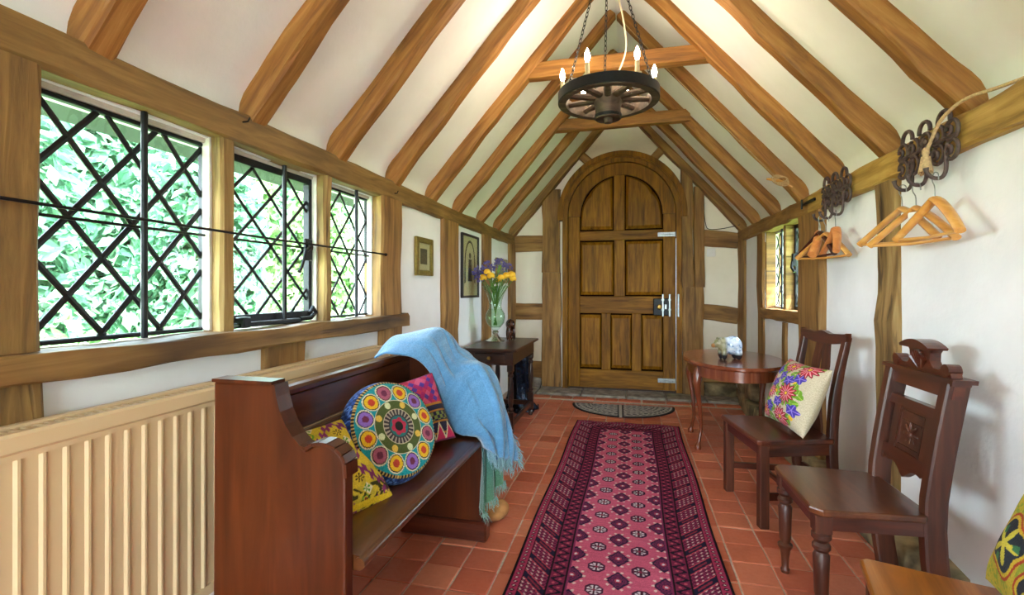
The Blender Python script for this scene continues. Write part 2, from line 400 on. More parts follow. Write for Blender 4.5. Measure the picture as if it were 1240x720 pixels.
def grid_mesh(name, P, C=None, thick=None, closed_v=False):
    """P: (n,m,3) array, C: (n,m,3) sRGB 0-255 colours"""
    n, m = P.shape[:2]
    idx = np.arange(n * m).reshape(n, m)
    a = idx[:-1, :-1].ravel(); b = idx[1:, :-1].ravel(); c = idx[1:, 1:].ravel(); d = idx[:-1, 1:].ravel()
    F = np.stack([a, b, c, d], 1)
    me = bpy.data.meshes.new(name)
    me.vertices.add(n * m); me.vertices.foreach_set('co', P.reshape(-1).astype(np.float32))
    nf = len(F); me.loops.add(nf * 4); me.loops.foreach_set('vertex_index', F.reshape(-1).astype(np.int32))
    me.polygons.add(nf); me.polygons.foreach_set('loop_start', np.arange(0, nf * 4, 4, dtype=np.int32))
    me.polygons.foreach_set('loop_total', np.full(nf, 4, dtype=np.int32))
    me.polygons.foreach_set('use_smooth', np.ones(nf, dtype=bool))
    me.update(); me.validate()
    if C is not None: set_col(me, C.reshape(-1, 3))
    return me
def set_col(me, C):
    C = np.asarray(C, dtype=float) / 255.0
    L = np.where(C <= 0.04045, C / 12.92, ((C + 0.055) / 1.055) ** 2.4)
    at = me.color_attributes.new('Col', 'FLOAT_COLOR', 'POINT')
    at.data.foreach_set('color', np.concatenate([L, np.ones((len(L), 1))], 1).astype(np.float32).ravel())
def RGB(h): h = h.lstrip('#'); return np.array([int(h[i:i + 2], 16) for i in (0, 2, 4)], float)
def hsh(a, b=0.0):
    x = np.sin(np.asarray(a) * 127.1 + np.asarray(b) * 311.7) * 43758.5453
    return x - np.floor(x)

# ================================================================== SETTING
XL, XR, YB, YE = -1.275, 1.065, -2.40, 5.285
CX = -0.10
def tile_lines(): pass
# floor: mortar bed with single quarry tiles
floor = tag(part('floor', 'mortar', None, lambda m: m.box(-1.42, 1.2, YB, 5.4, -0.12, -0.005)), kind='structure')
TP = 0.147
def tile_mesh():
    h = TP / 2 - 0.0028; c = 0.003
    m = MB(); vs = [(-h, -h, -0.02), (h, -h, -0.02), (h, h, -0.02), (-h, h, -0.02),
          (-h, -h, -c), (h, -h, -c), (h, h, -c), (-h, h, -c),
          (-h + c, -h + c, 0), (h - c, -h + c, 0), (h - c, h - c, 0), (-h + c, h - c, 0)]
    fs = [(0, 1, 5, 4), (1, 2, 6, 5), (2, 3, 7, 6), (3, 0, 4, 7), (4, 5, 9, 8), (5, 6, 10, 9), (6, 7, 11, 10), (7, 4, 8, 11), (8, 9, 10, 11)]
    m.add(vs, fs); return m
tm = tile_mesh(); tme = tm.mesh('tile'); tme.materials.append(M['tile'])
rest = MB(); n_t = 0
for j in range(-11, 45):
    for i in range(16):
        x = -1.23 + (i + 0.5) * TP; y = -0.85 + (j + 0.5) * TP
        if y > 4.72 or y < YB + 0.08 or x > 1.09: continue
        under_rug = -0.36 < x < 0.28 and 1.75 < y < 3.9
        dx, dy, dz = random.uniform(-.0015, .0015), random.uniform(-.0015, .0015), random.uniform(-.0018, .0008)
        if y > 1.45 and not under_rug and x < 1.0 and n_t < 298:
            o = link('tile', tme, floor, (x + dx, y + dy, dz)); o.rotation_euler = (random.uniform(-.006, .006), random.uniform(-.006, .006), random.uniform(-.012, .012)); n_t += 1
        else:
            rest.add([(a + x + dx, b + y + dy, c + dz) for a, b, c in tm.v], tm.f)
ro = rest.build('tile_field', 'tile', floor); ro['kind'] = 'stuff'
# threshold: a course of bricks and worn step stones
bme = MB().cbox(-0.105, 0.105, -0.05, 0.05, -0.03, 0.0, 0.006).mesh('brick'); bme.materials.append(M['brick'])
for k in range(10):
    o = link('brick', bme, floor, (-1.12 + k * 0.222 + random.uniform(-.004, .004), 4.86 + random.uniform(-.006, .006), 0.002 + random.uniform(-.002, .004)))
for k, (x0, x1) in enumerate([(-1.2, -0.96), (-0.95, -0.5), (-0.49, -0.05), (-0.04, 0.33), (0.34, 0.7), (0.71, 1.04)]):
    part('step_stone', 'slate', floor, lambda m: m.cbox(x0, x1, 4.93 + random.uniform(0, .02), 5.34, -0.03, 0.018 + random.uniform(-.004, .006), 0.01))

# ceiling plaster with coved feet, solid up to the roof skin
def half(prof): return prof
inner = [(-1.305, 1.56), (-1.305, 1.685), (-1.300, 1.715), (-1.285, 1.748), (-1.262, 1.778), (-1.225, 1.815)]
inner_r = [(2 * CX - x, z) for x, z in reversed(inner)]
apex = (CX, 3.075)
outer = [(2 * CX + 1.46, 1.72), (CX, 3.40), (-1.46, 1.72), (-1.44, 1.56)]
poly = inner + [(-0.16, 3.01), (CX, 3.03), (CX + 0.06, 3.01)] + inner_r + [(2 * CX + 1.44, 1.56)] + outer
ceiling = tag(part('ceiling', 'plaster', None, lambda m: m.prism(poly, 'Y', YB - 0.15, 5.45), True, 35), kind='structure')
tag(part('roof', 'roof', None, lambda m: (m.prism([(-1.62, 1.60), (CX, 3.41), (1.42, 1.60), (1.42, 1.64), (CX, 3.45), (-1.62, 1.64)], 'Y', YB - 0.3, 5.6))), kind='structure')
tag(part('trim_1', 'gutter', None, lambda m: (m.box(-1.66, -1.62, -1.4, 5.6, 1.585, 1.665), m.box(-1.62, -1.43, -1.4, 5.6, 1.585, 1.60))), kind='structure')
SL = 1.15; nrm = math.hypot(1, SL)
def rafter(side, yfar, w=0.075, zfoot=1.635, mat='oak', topx=0.0):
    s = 1 if side == 'L' else -1
    fx_ = -1.272; fz_ = 1.66 + SL * (fx_ + 1.25); tz = 1.66 + SL * (CX + 1.25)
    nx, nzv = -SL / nrm, 1 / nrm; off = 0.057
    p0 = Vector((fx_ + nx * off, yfar - w / 2, fz_ + nzv * off)); p1 = Vector((CX + nx * off + topx, yfar - w / 2, tz + nzv * off))
    if s < 0: p0.x = 2 * CX - p0.x; p1.x = 2 * CX - p1.x
    ph = random.uniform(0, 6); am = random.uniform(.002, .006)
    return beam('rafter', p0, p1, w, 0.114, mat, ceiling, up=(s * nx, 0, nzv), jit=0.006, ch=0.009,
                prof=lambda t: (am * math.sin(ph + t * 4), -0.006 * math.exp(-t * 9), 1, 1))
for y in (-2.2, -1.67, -1.15, -0.62, -0.10, 0.42, 0.953, 1.47, 1.973, 2.492, 3.02, 3.52, 4.09, 4.63): rafter('L', y)
for y in (-2.2, -1.67, -1.15, -0.62, -0.13, 0.36, 0.88, 1.40, 1.935, 2.449, 2.98, 3.541, 4.146, 4.74): rafter('R', y)
rafter('L', 5.28, 0.10, mat='oak_old'); rafter('R', 5.28, 0.10, mat='oak_old')
for yc, z0 in ((2.985, 2.43), (4.08, 2.448)):
    xe = -0.652
    beam('collar_tie', (xe, yc, z0), (2 * CX - xe, yc, z0 + 0.006), 0.078, 0.092, 'oak', ceiling, jit=0.003)
# plates and left wall
def wl(m):
    m.box(-1.42, XL, YB, 0.70, 0, 1.58); m.box(-1.42, XL, 2.30, 5.42, 0, 1.58); m.box(-1.42, XL, 0.70, 2.30, 0, 0.90)
wall_left = tag(part('wall_left', 'plaster', None, wl), kind='structure')
beam('wall_plate', (-1.325, YB, 1.617), (-1.325, 5.29, 1.612), 0.15, 0.105, 'oak_plate', wall_left, jit=0.006, ch=0.01)
beam('window_sill_beam', (-1.288, -0.5, 0.915), (-1.288, 2.53, 0.908), 0.15, 0.066, 'oak_stain', wall_left, jit=0.006, ch=0.006)
def post_l(y0, y1, z0, z1, mat='oak_old', xf=-1.245, d=0.15, name='post', jit=0.006, tw=0.0):
    return beam(name, (xf - d / 2, (y0 + y1) / 2, z0), (xf - d / 2 + 0.0, (y0 + y1) / 2 + tw, z1), y1 - y0, d, mat, wall_left, up=(1, 0, 0), jit=jit, ch=0.01)
for yy, zz in ((0.60, 1.63), (1.36, 1.635), (2.42, 1.60)): part('nail', 'iron', wall_left, lambda m: m.tube([(-1.26, yy, zz), (-1.232, yy, zz), (-1.228, yy + 0.004, zz + 0.014)], 0.0028, 6))
post_l(0.44, 0.795, 0, 0.885, 'oak_plate'); post_l(0.44, 0.792, 0.945, 1.567, 'oak_plate', d=0.17)
post_l(1.285, 1.342, 0.942, 1.567, 'oak_rough', -1.262, 0.082, 'mullion', 0.004)
post_l(1.825, 1.876, 0.942, 1.567, 'oak_rough', -1.262, 0.082, 'mullion', 0.004)
post_l(2.285, 2.505, 0.942, 1.567, d=0.11); post_l(2.285, 2.51, 0, 0.878)
post_l(1.467, 1.69, 0, 0.882, name='stud', xf=-1.25)
post_l(3.14, 3.44, 0, 1.567); post_l(4.09, 4.34, 0, 1.567, name='stud', xf=-1.25); post_l(5.03, 5.29, 0, 1.567)
post_l(-0.75, -0.45, 0, 1.567, 'oak')
# right wall
def wr(m):
    m.box(XR, 1.2, YB, 3.46, 0, 1.58); m.box(XR, 1.2, 4.36, 5.42, 0, 1.58); m.box(XR, 1.2, 3.46, 4.36, 0, 0.86)
wall_right = tag(part('wall_right', 'plaster', None, wr), kind='structure')
beam('wall_plate', (1.105, YB, 1.588), (1.105, 3.27, 1.588), 0.15, 0.118, 'oak_gold_lit', wall_right, jit=0.007, ch=0.012)
beam('wall_plate', (1.108, 3.275, 1.592), (1.108, 5.29, 1.602), 0.14, 0.112, 'oak_old', wall_right, jit=0.008, ch=0.01)
part('iron_strap', 'iron', wall_right, lambda m: (m.box(1.024, 1.034, 3.14, 3.34, 1.592, 1.607), m.tube([(1.02, 3.33, 1.57), (1.02, 3.33, 1.63)], 0.006, 6)))
def post_r(y0, y1, z0, z1, mat='oak_old', xf=1.04, d=0.13, name='post', jit=0.007):
    return beam(name, (xf + d / 2, (y0 + y1) / 2, z0), (xf + d / 2, (y0 + y1) / 2, z1), y1 - y0, d, mat, wall_right, up=(-1, 0, 0), jit=jit, ch=0.012)
post_r(3.07, 3.44, 0, 1.532, 'oak_old', 1.03); post_r(2.29, 2.465, 0.12, 1.532, 'oak_rough', 1.045, jit=0.010)
post_r(4.36, 4.56, 0, 1.545, name='stud', xf=1.05); post_r(3.76, 3.86, 0.12, 0.845, name='stud', xf=1.05)
post_r(5.02, 5.29, 0, 1.55); post_r(0.30, 0.55, 0, 1.532, 'oak')
beam('window_sill_beam', (1.10, 3.44, 0.895), (1.10, 4.37, 0.885), 0.14, 0.08, 'oak_old', wall_right, jit=0.006)
# rubble plinth stones
def stone(parent, x0, x1, y0, y1, z0, z1, mat='stone'):
    bm = bmesh.new(); bmesh.ops.create_cube(bm, size=1); bmesh.ops.subdivide_edges(bm, edges=bm.edges[:], cuts=2, use_grid_fill=True)
    sd = random.random() * 99
    for v in bm.verts:
        p = v.co.copy(); l = max(abs(p.x), abs(p.y), abs(p.z)); r = p.normalized() * 0.62
        q = p.lerp(r, 0.35) + Vector((mnoise.noise(p * 3 + Vector((sd, 0, 0))), mnoise.noise(p * 3 + Vector((0, sd, 0))), mnoise.noise(p * 3 + Vector((0, 0, sd))))) * 0.07
        v.co = Vector(((x0 + x1) / 2 + q.x * (x1 - x0), (y0 + y1) / 2 + q.y * (y1 - y0), (z0 + z1) / 2 + q.z * (z1 - z0)))
    me = bpy.data.meshes.new('plinth_stone'); bm.to_mesh(me); bm.free(); me.materials.append(M[mat])
    me.polygons.foreach_set('use_smooth', [True] * len(me.polygons))
    return link('plinth_stone', me, parent)
y = 1.3
while y < 4.95:
    l = random.uniform(0.22, 0.42)
    stone(wall_right, 0.965 + random.uniform(-.01, .02), 1.12, y, y + l, -0.03, random.uniform(0.11, 0.15)); y += l + 0.008
for y0, y1, z0, z1 in ((4.45, 4.75, 0.13, 0.30), (4.76, 5.0, 0.13, 0.27), (4.5, 4.7, 0.29, 0.40)): stone(wall_right, 0.98, 1.1, y0, y1, z0, z1)

# end wall with arched door
AC = (-0.105, 1.862)
def arc(r, a0, a1, n): return [(AC[0] + r * math.cos(math.radians(a0 + (a1 - a0) * i / n)), AC[1] + r * math.sin(math.radians(a0 + (a1 - a0) * i / n))) for i in range(n + 1)]
def we(m):
    hole = [(AC[0] - 0.58, 0)] + arc(0.58, 180, 0, 24) + [(AC[0] + 0.58, 0)]
    m.prism([(-1.42, 0)] + hole + [(1.22, 0), (1.22, 1.55), (CX, 3.12), (-1.42, 1.55)], 'Y', 5.288, 5.44)
wall_far = tag(part('wall_far', 'plaster_end', None, we), kind='structure')
def ebeam(name, a, b, w, mat='oak_old', yf=5.25, d=0.09, up=(0, -1, 0), jit=0.006, ch=0.01, prof=None):
    return beam(name, (a[0], yf + d / 2, a[1]), (b[0], yf + d / 2, b[1]), w, d, mat, wall_far, up=up, jit=jit, ch=ch, prof=prof)
ebeam('post', (-0.842, 0.03), (-0.838, 1.26), 0.205, yf=5.215, d=0.12, jit=0.008); ebeam('post', (-0.842, 1.262), (-0.842, 2.16), 0.19, yf=5.225, d=0.11, jit=0.008)
ebeam('post', (0.612, 0.0), (0.612, 1.10), 0.20, yf=5.225, d=0.11, jit=0.008); ebeam('post', (0.56, 1.10), (0.55, 2.33), 0.115, yf=5.205, d=0.13, jit=0.008)
ebeam('post', (0.675, 1.10), (0.67, 2.12), 0.10, yf=5.23, d=0.10, jit=0.006)
for z0, z1 in ((1.492, 1.672), (0.745, 0.925)):
    ebeam('rail', (-1.25, (z0 + z1) / 2), (-0.94, (z0 + z1) / 2), z1 - z0); ebeam('rail', (0.70, (z0 + z1) / 2 + 0.02), (1.04, (z0 + z1) / 2 - 0.02), z1 - z0 - .02)
ebeam('rail', (-1.25, 0.20), (-0.94, 0.20), 0.18); ebeam('rail', (0.70, 0.22), (1.04, 0.22), 0.17)
ebeam('brace', (-0.66, 2.66), (-0.42, 2.42), 0.085, yf=5.235); ebeam('brace', (0.44, 2.66), (0.19, 2.40), 0.085, yf=5.235)
stone(wall_far, -1.22, -0.95, 5.2, 5.3, 0.0, 0.115, 'slate'); stone(wall_far, 0.72, 1.02, 5.18, 5.3, 0.0, 0.14)

door = tag(empty('door_1', (0, 0, 0)), kind='structure')
def ring(m, r0, r1, a0, a1, n, y0, y1, down0=None, down1=None):
    o = arc(r1, a0, a1, n); i = arc(r0, a0, a1, n)
    if down0 is not None: o = [(o[0][0], down0)] + o; i = [(i[0][0], down0)] + i
    if down1 is not None: o = o + [(o[-1][0], down1)]; i = i + [(i[-1][0], down1)]
    for k in range(len(o) - 1): m.prism([i[k], i[k + 1], o[k + 1], o[k]], 'Y', y0, y1)
part('door_frame', 'door', door, lambda m: ring(m, 0.556, 0.612, 180, 0, 32, 5.225, 5.33, 0.02, 0.02))
part('hood_mould', 'door', door, lambda m: (ring(m, 0.612, 0.66, 184, -4, 32, 5.185, 5.29), ring(m, 0.60, 0.625, 184, -4, 32, 5.205, 5.25)))
part('door_board', 'groove_shade', door, lambda m: m.prism([(AC[0] - 0.55, 0.03)] + arc(0.55, 180, 0, 32) + [(AC[0] + 0.55, 0.03)], 'Y', 5.292, 5.342).prism([(AC[0] - 0.605, 0.0)] + arc(0.605, 180, 0, 32) + [(AC[0] + 0.605, 0.0)], 'Y', 5.34, 5.37))
YF0, YF1 = 5.262, 5.295
xl, xr = AC[0] - 0.552, AC[0] + 0.552
part('door_arch_rail', 'door', door, lambda m: ring(m, 0.425, 0.552, 180, 0, 32, YF0, YF1))
def drail(x0, x1, z0, z1, mat='door_x', name='door_rail'): return part(name, mat, door, lambda m: m.cbox(x0, x1, YF0, YF1, z0, z1, 0.004))
drail(xl, -0.535, 0.03, 1.86, 'door', 'door_stile'); drail(0.325, xr, 0.03, 1.86, 'door', 'door_stile')
drail(-0.535, 0.325, 1.60, 1.70); drail(-0.535, 0.325, 0.825, 1.005); drail(-0.535, 0.325, 0.03, 0.225)
drail(-0.172, -0.062, 1.005, 1.60, 'door', 'door_muntin'); drail(-0.178, -0.064, 1.70, 2.285, 'door', 'door_muntin')
drail(-0.304, -0.21, 0.225, 0.825, 'door', 'door_muntin'); drail(0.01, 0.106, 0.225, 0.825, 'door', 'door_muntin')
def dpanel(poly, inset=0.015):
    cx = sum(p[0] for p in poly) / len(poly); cz = sum(p[1] for p in poly) / len(poly)
    def sc(d):
        out = []
        for x, z in poly:
            v = Vector((x - cx, z - cz)); l = v.length; f = (l - d * 1.25) / l
            out.append((cx + v.x * f, cz + v.y * f))
        return out
    a, b = sc(inset), sc(inset + 0.03); k = len(a)
    m = MB(); vs = [(x, 5.289, z) for x, z in a] + [(x, 5.27, z) for x, z in b] + [(x, 5.30, z) for x, z in a]
    fs = [(i, (i + 1) % k, k + (i + 1) % k, k + i) for i in range(k)] + [tuple(range(k, 2 * k))] + [(i, 2 * k + i, 2 * k + (i + 1) % k, (i + 1) % k) for i in range(k)]
    m.add(vs, fs); m.build('door_panel', 'door', door)
al = math.degrees(math.acos((AC[0] + 0.178) / 0.425)) if False else math.degrees(math.acos((-0.178 - AC[0]) / 0.425))
ar = math.degrees(math.acos((-0.064 - AC[0]) / 0.425))
dpanel([(AC[0] - 0.425, 1.70)] + arc(0.425, 180, al, 14) + [(-0.178, 1.70)])
dpanel([(-0.064, 1.70)] + arc(0.425, ar, 0, 14) + [(AC[0] + 0.425, 1.70)])
for x0, x1, z0, z1 in ((-0.535, -0.172, 1.005, 1.60), (-0.062, 0.325, 1.005, 1.60), (-0.535, -0.304, 0.225, 0.825), (-0.21, 0.01, 0.225, 0.825), (0.106, 0.325, 0.225, 0.825)):
    dpanel([(x0, z0), (x0, z1), (x1, z1), (x1, z0)])
lock = part('lock_case', 'iron', door, lambda m: m.cbox(0.225, 0.40, 5.235, 5.265, 0.81, 0.985, 0.006))
part('door_knob', 'brass', lock, lambda m: m.lathe([(0.008, 5.24), (0.01, 5.215), (0.024, 5.205), (0.028, 5.19), (0.02, 5.175), (0.004, 5.172)], 14, (0.285, 0, 0.90), 'Y'), True)
part('keyhole_plate', 'steel', lock, lambda m: m.cbox(0.335, 0.357, 5.228, 5.238, 0.875, 0.925, 0.003))
for x in (0.318, 0.385, 0.47):
    part('latch_bar', 'steel', door, lambda m: (m.cbox(x - 0.008, x + 0.008, 5.215, 5.24, 0.80, 1.03, 0.003), m.cbox(x - .014, x + .014, 5.225, 5.262, 0.86, 0.88, .002), m.cbox(x - .014, x + .014, 5.225, 5.262, 0.96, 0.98, .002)))
for z in (1.645, 0.138):
    part('hinge', 'steel', door, lambda m: (m.cbox(0.27, 0.445, 5.252, 5.264, z - 0.022, z + 0.022, 0.003), m.tube([(0.452, 5.24, z - 0.03), (0.452, 5.24, z + 0.03)], 0.009, 8), m.tube([(0.28, 5.25, z), (0.43, 5.25, z)], 0.006, 6)))
part('draught_strip', 'steel', door, lambda m: m.box(0.446, 0.452, 5.235, 5.262, 0.05, 1.6))
part('door_sill', 'darkoak', door, lambda m: m.cbox(-0.69, 0.48, 5.24, 5.33, 0.018, 0.034, 0.004))

# back wall (behind the camera) with an unseen glazed door added to let in fill light
def wb(m):
    m.box(-1.42, -0.85, YB - 0.12, YB, 0, 1.6); m.box(0.65, 1.2, YB - 0.12, YB, 0, 1.6)
    m.prism([(-1.42, 1.6), (-0.85, 1.6), (-0.85, 2.2), (0.65, 2.2), (0.65, 1.6), (1.22, 1.6), (CX, 3.12)], 'Y', YB - 0.12, YB)
tag(part('wall_back', 'plaster', None, wb), kind='structure')
d2 = tag(empty('added_fill_door'), kind='structure')
part('door_frame', 'wframe', d2, lambda m: [m.box(x - 0.03, x + 0.03, YB - 0.09, YB - 0.03, 0, 2.2) for x in (-0.82, 0.62)] + [m.box(-0.85, 0.65, YB - 0.09, YB - 0.03, z, z + 0.07) for z in (0, 1.0, 2.13)])
for z0, z1 in ((0.07, 1.0), (1.07, 2.13)): part('pane', 'glass', d2, lambda m: m.box(-0.79, 0.59, YB - 0.062, YB - 0.058, z0, z1))

# ---------------------------------------------------------------- leaded windows
def clip(poly, x0, x1, y0, y1):
    for ax, lim, sg in ((0, x0, 1), (0, x1, -1), (1, y0, 1), (1, y1, -1)):
        out = []
        for i in range(len(poly)):
            p, q = poly[i - 1], poly[i]; a = (p[ax] - lim) * sg; b = (q[ax] - lim) * sg
            if (a >= 0) != (b >= 0):
                t = a / (a - b); out.append((p[0] + (q[0] - p[0]) * t, p[1] + (q[1] - p[1]) * t))
            if b >= 0: out.append(q)
        poly = out
        if not poly: return []
    return poly
def seg_clip(p, q, x0, x1, y0, y1):
    t0, t1 = 0.0, 1.0; d = (q[0] - p[0], q[1] - p[1])
    for a, b in ((-d[0], p[0] - x0), (d[0], x1 - p[0]), (-d[1], p[1] - y0), (d[1], y1 - p[1])):
        if abs(a) < 1e-9:
            if b < 0: return None
        else:
            r = b / a
            if a < 0: t0 = max(t0, r)
            else: t1 = min(t1, r)
    if t1 - t0 < 0.02: return None
    return [(p[0] + d[0] * t, p[1] + d[1] * t) for t in (t0, t1)]
def leaded(win, X, y0, y1, z0, z1, node, a, b, lw, frame_mat, fw, side=1, dx=(.012, .012)):
    """one light: frame part, lead came net, single panes"""
    s = side
    fr = part('light_frame', frame_mat, win, lambda m: [m.cbox(X - dx[0], X + dx[1], *q, 0.003) for q in
              ((y0, y0 + fw, z0, z1), (y1 - fw, y1, z0, z1), (y0 + fw, y1 - fw, z0, z0 + fw), (y0 + fw, y1 - fw, z1 - fw, z1))])
    r = (y0 + fw - .002, y1 - fw + .002, z0 + fw - .002, z1 - fw + .002)
    mc = MB()
    for k in range(-14, 15):
        for sg in (1, -1):
            c = (node[0] + 2 * a * k, node[1]); p = (c[0] - 12 * a, c[1] - 12 * b * sg); q = (c[0] + 12 * a, c[1] + 12 * b * sg)
            sg_ = seg_clip(p, q, *r)
            if sg_:
                (ya, za), (yb, zb) = sg_; v = Vector((0, yb - ya, zb - za)); L = v.length; v.normalize(); n_ = Vector((0, -v.z, v.y)) * lw / 2
                A = Vector((X, ya, za)); B = Vector((X, yb, zb)); h = Vector((0.0045, 0, 0))
                pr = [A - n_ - h * .4, A - h, A + n_ - h * .4, A + n_ + h * .4, A + h, A - n_ + h * .4]; pr2 = [x + (B - A) for x in pr]
                mc.add(pr + pr2, [(i, (i + 1) % 6, 6 + (i + 1) % 6, 6 + i) for i in range(6)] + [tuple(range(6)), tuple(range(11, 5, -1))])
    cm = mc.build('lead_cames', 'lead', fr)
    for i in range(-14, 15):
        for j in range(-14, 15):
            if (i + j) % 2 == 0: continue
            c = (node[0] + i * a, node[1] + j * b)
            pl = clip([(c[0] - a, c[1]), (c[0], c[1] - b), (c[0] + a, c[1]), (c[0], c[1] + b)], *r)
            if len(pl) < 3: continue
            ar_ = abs(sum(pl[k - 1][0] * pl[k][1] - pl[k][0] * pl[k - 1][1] for k in range(len(pl)))) / 2
            if ar_ < 1e-4: continue
            cy = sum(p[0] for p in pl) / len(pl); cz = sum(p[1] for p in pl) / len(pl)
            m = MB(); m.prism([(p[0] - cy, p[1] - cz) for p in pl], 'X', -0.001, 0.001)
            o = m.build('pane', 'glass', fr); o.location = (X, cy, cz); o.rotation_euler = (0, random.uniform(-.012, .012), random.uniform(-.012, .012))
    return fr
w1 = tag(empty('window_1'), kind='structure')
ZA, ZB = 0.948, 1.567
leaded(w1, -1.34, 0.78, 1.292, ZA, ZB - .02, (0.98, 1.356), 0.080, 0.0975, 0.0155, 'iron', 0.012)
f2 = leaded(w1, -1.34, 1.336, 1.832, ZA + .012, ZB - .015, (1.50, 1.336), 0.094, 0.0925, 0.0115, 'iron', 0.030, dx=(.016, .016))
leaded(w1, -1.34, 1.870, 2.292, ZA, ZB - .02, (2.048, 1.339), 0.080, 0.0985, 0.011, 'iron', 0.010)
part('jamb_lining', 'wframe', w1, lambda m: [m.cbox(-1.332, -1.302, y, y + 0.012, ZA, ZB, 0.002) for y in (1.277, 1.819, 2.277)] + [m.cbox(-1.352, -1.318, 0.78, 2.29, ZB - 0.020, ZB, 0.002)])
for y, zt in ((1.062, 1.59), (1.62, 1.59), (2.128, 1.585)):
    part('stanchion_bar', 'iron', w1, lambda m: m.tube([(-1.30, y, 0.946), (-1.30, y, 1.572)], 0.0085, 8))
for y0, y1 in ((0.79, 1.29), (1.35, 1.82), (1.876, 2.285)):
    part('saddle_bar', 'iron', w1, lambda m: m.tube([(-1.322, y0, 1.252), (-1.322, y1, 1.252)], 0.0045, 6))
part('curtain_rod', 'iron', w1, lambda m: (m.tube([(-1.232, 0.70, 1.264), (-1.236, 1.5, 1.258), (-1.236, 2.31, 1.26)], 0.0042, 6), m.ell((-1.236, 0.70, 1.264), (.01, .01, .01)), m.ell((-1.24, 2.31, 1.26), (.008, .008, .008))))
part('casement_handle', 'iron', w1, lambda m: (m.cbox(-1.32, -1.305, 1.755, 1.80, 1.20, 1.29, 0.004), m.tube([(-1.30, 1.775, 1.27), (-1.285, 1.76, 1.255), (-1.285, 1.73, 1.235), (-1.285, 1.715, 1.20), (-1.285, 1.70, 1.165), (-1.28, 1.68, 1.15)], [.009, .009, .007, .006, .006, .008], 8)), True)
part('casement_stay', 'iron', w1, lambda m: (m.cbox(-1.315, -1.285, 1.38, 1.70, 0.948, 0.965, 0.004), m.cbox(-1.31, -1.27, 1.385, 1.42, 0.948, 0.985, 0.004), m.tube([(-1.29, 1.70, 0.96), (-1.285, 1.76, 0.963), (-1.28, 1.785, 0.985), (-1.28, 1.765, 1.005), (-1.28, 1.75, 0.985)], 0.009, 8)), True)
w2 = tag(empty('window_2'), kind='structure')
leaded(w2, 1.15, 3.92, 4.36, 0.93, 1.54, (4.14, 1.23), 0.055, 0.075, 0.008, 'wframe', 0.016, -1)
leaded(w2, 1.15, 3.455, 3.88, 0.93, 1.54, (3.66, 1.23), 0.055, 0.075, 0.008, 'iron', 0.028, -1)
part('mullion', 'oak_rough', w2, lambda m: m.cbox(1.08, 1.19, 3.875, 3.925, 0.925, 1.545, 0.006))
part('jamb', 'oak_old', w2, lambda m: (m.cbox(1.07, 1.19, 4.345, 4.375, 0.925, 1.545, 0.004), m.cbox(1.07, 1.19, 3.44, 3.465, 0.925, 1.545, 0.004)))
for y in (4.12, 3.66): part('stanchion_bar', 'iron', w2, lambda m: m.tube([(1.125, y, 0.925), (1.125, y, 1.545)], 0.0075, 8))
part('casement_handle', 'iron', w2, lambda m: (m.tube([(1.12, 3.80, 1.30), (1.10, 3.79, 1.27), (1.09, 3.77, 1.23), (1.10, 3.74, 1.20)], 0.009, 8), m.cbox(1.10, 1.13, 3.78, 3.81, 1.24, 1.33, 0.004)), True)

# ---------------------------------------------------------------- outdoors
tag(part('ground', 'lawn', None, lambda m: m.box(-30, 30, -25, 35, -0.5, -0.25)), kind='structure')
tag(part('bounce_terrace', 'slate', None, lambda m: (m.box(-2.3, 2.3, -8, YB - 0.35, -0.26, -0.05), m.box(-2.3, -1.43, YB - 0.35, 9, -0.26, -0.12))), kind='structure')  # unseen paving added to bounce neutral daylight into the hall
def shrub(x, y, rx, ry, h, n, leaf, mat, label, group):
    root = empty('shrub', (x, y, -0.25), 0, label, 'shrub', group)
    rs = np.random.RandomState(int(abs(x * 31 + y * 17) * 10) % 9999)
    k = n
    d = rs.normal(size=(k, 3)); d /= np.linalg.norm(d, axis=1)[:, None]; d[:, 2] = np.abs(d[:, 2]) * 1.0 - 0.15 * rs.rand(k)
    lump = 1 + 0.18 * np.sin(d[:, 0] * 5 + x) * np.sin(d[:, 1] * 6 + y) + 0.14 * np.sin(d[:, 2] * 9 + d[:, 0] * 4)
    r = (0.72 + 0.3 * rs.rand(k)) * lump
    c = np.stack([d[:, 0] * rx * r, d[:, 1] * ry * r, np.maximum(d[:, 2] * h * r, -0.0) + 0.02 + rs.rand(k) * 0.1], 1)
    nrm_ = d + rs.normal(size=(k, 3)) * 0.7; nrm_ /= np.linalg.norm(nrm_, axis=1)[:, None]
    t = np.cross(nrm_, rs.normal(size=(k, 3))); t /= np.linalg.norm(t, axis=1)[:, None]; b = np.cross(nrm_, t)
    s = leaf * (0.6 + 0.8 * rs.rand(k))[:, None]
    V = np.stack([c - t * s, c + b * s * .5 + nrm_ * s * .12, c + t * s, c - b * s * .5 + nrm_ * s * .12], 1).reshape(-1, 3)
    me = bpy.data.meshes.new('foliage'); F = np.arange(k * 4).reshape(k, 4)
    me.from_pydata(V.tolist(), [], F.tolist()); me.materials.append(M[mat])
    o = link('foliage', me, root); o['kind'] = 'stuff'
    def br(m):
        for q in range(7):
            a = q * 0.9; m.tube([(0.06 * math.cos(a), 0.06 * math.sin(a), 0), (0.3 * rx * math.cos(a), 0.3 * ry * math.sin(a), h * 0.45), (0.62 * rx * math.cos(a), 0.62 * ry * math.sin(a), h * 0.72)], [0.035, 0.022, 0.008], 6)
    part('branches', 'bark', root, br, True)
GL = 'shrubs outside the left windows'
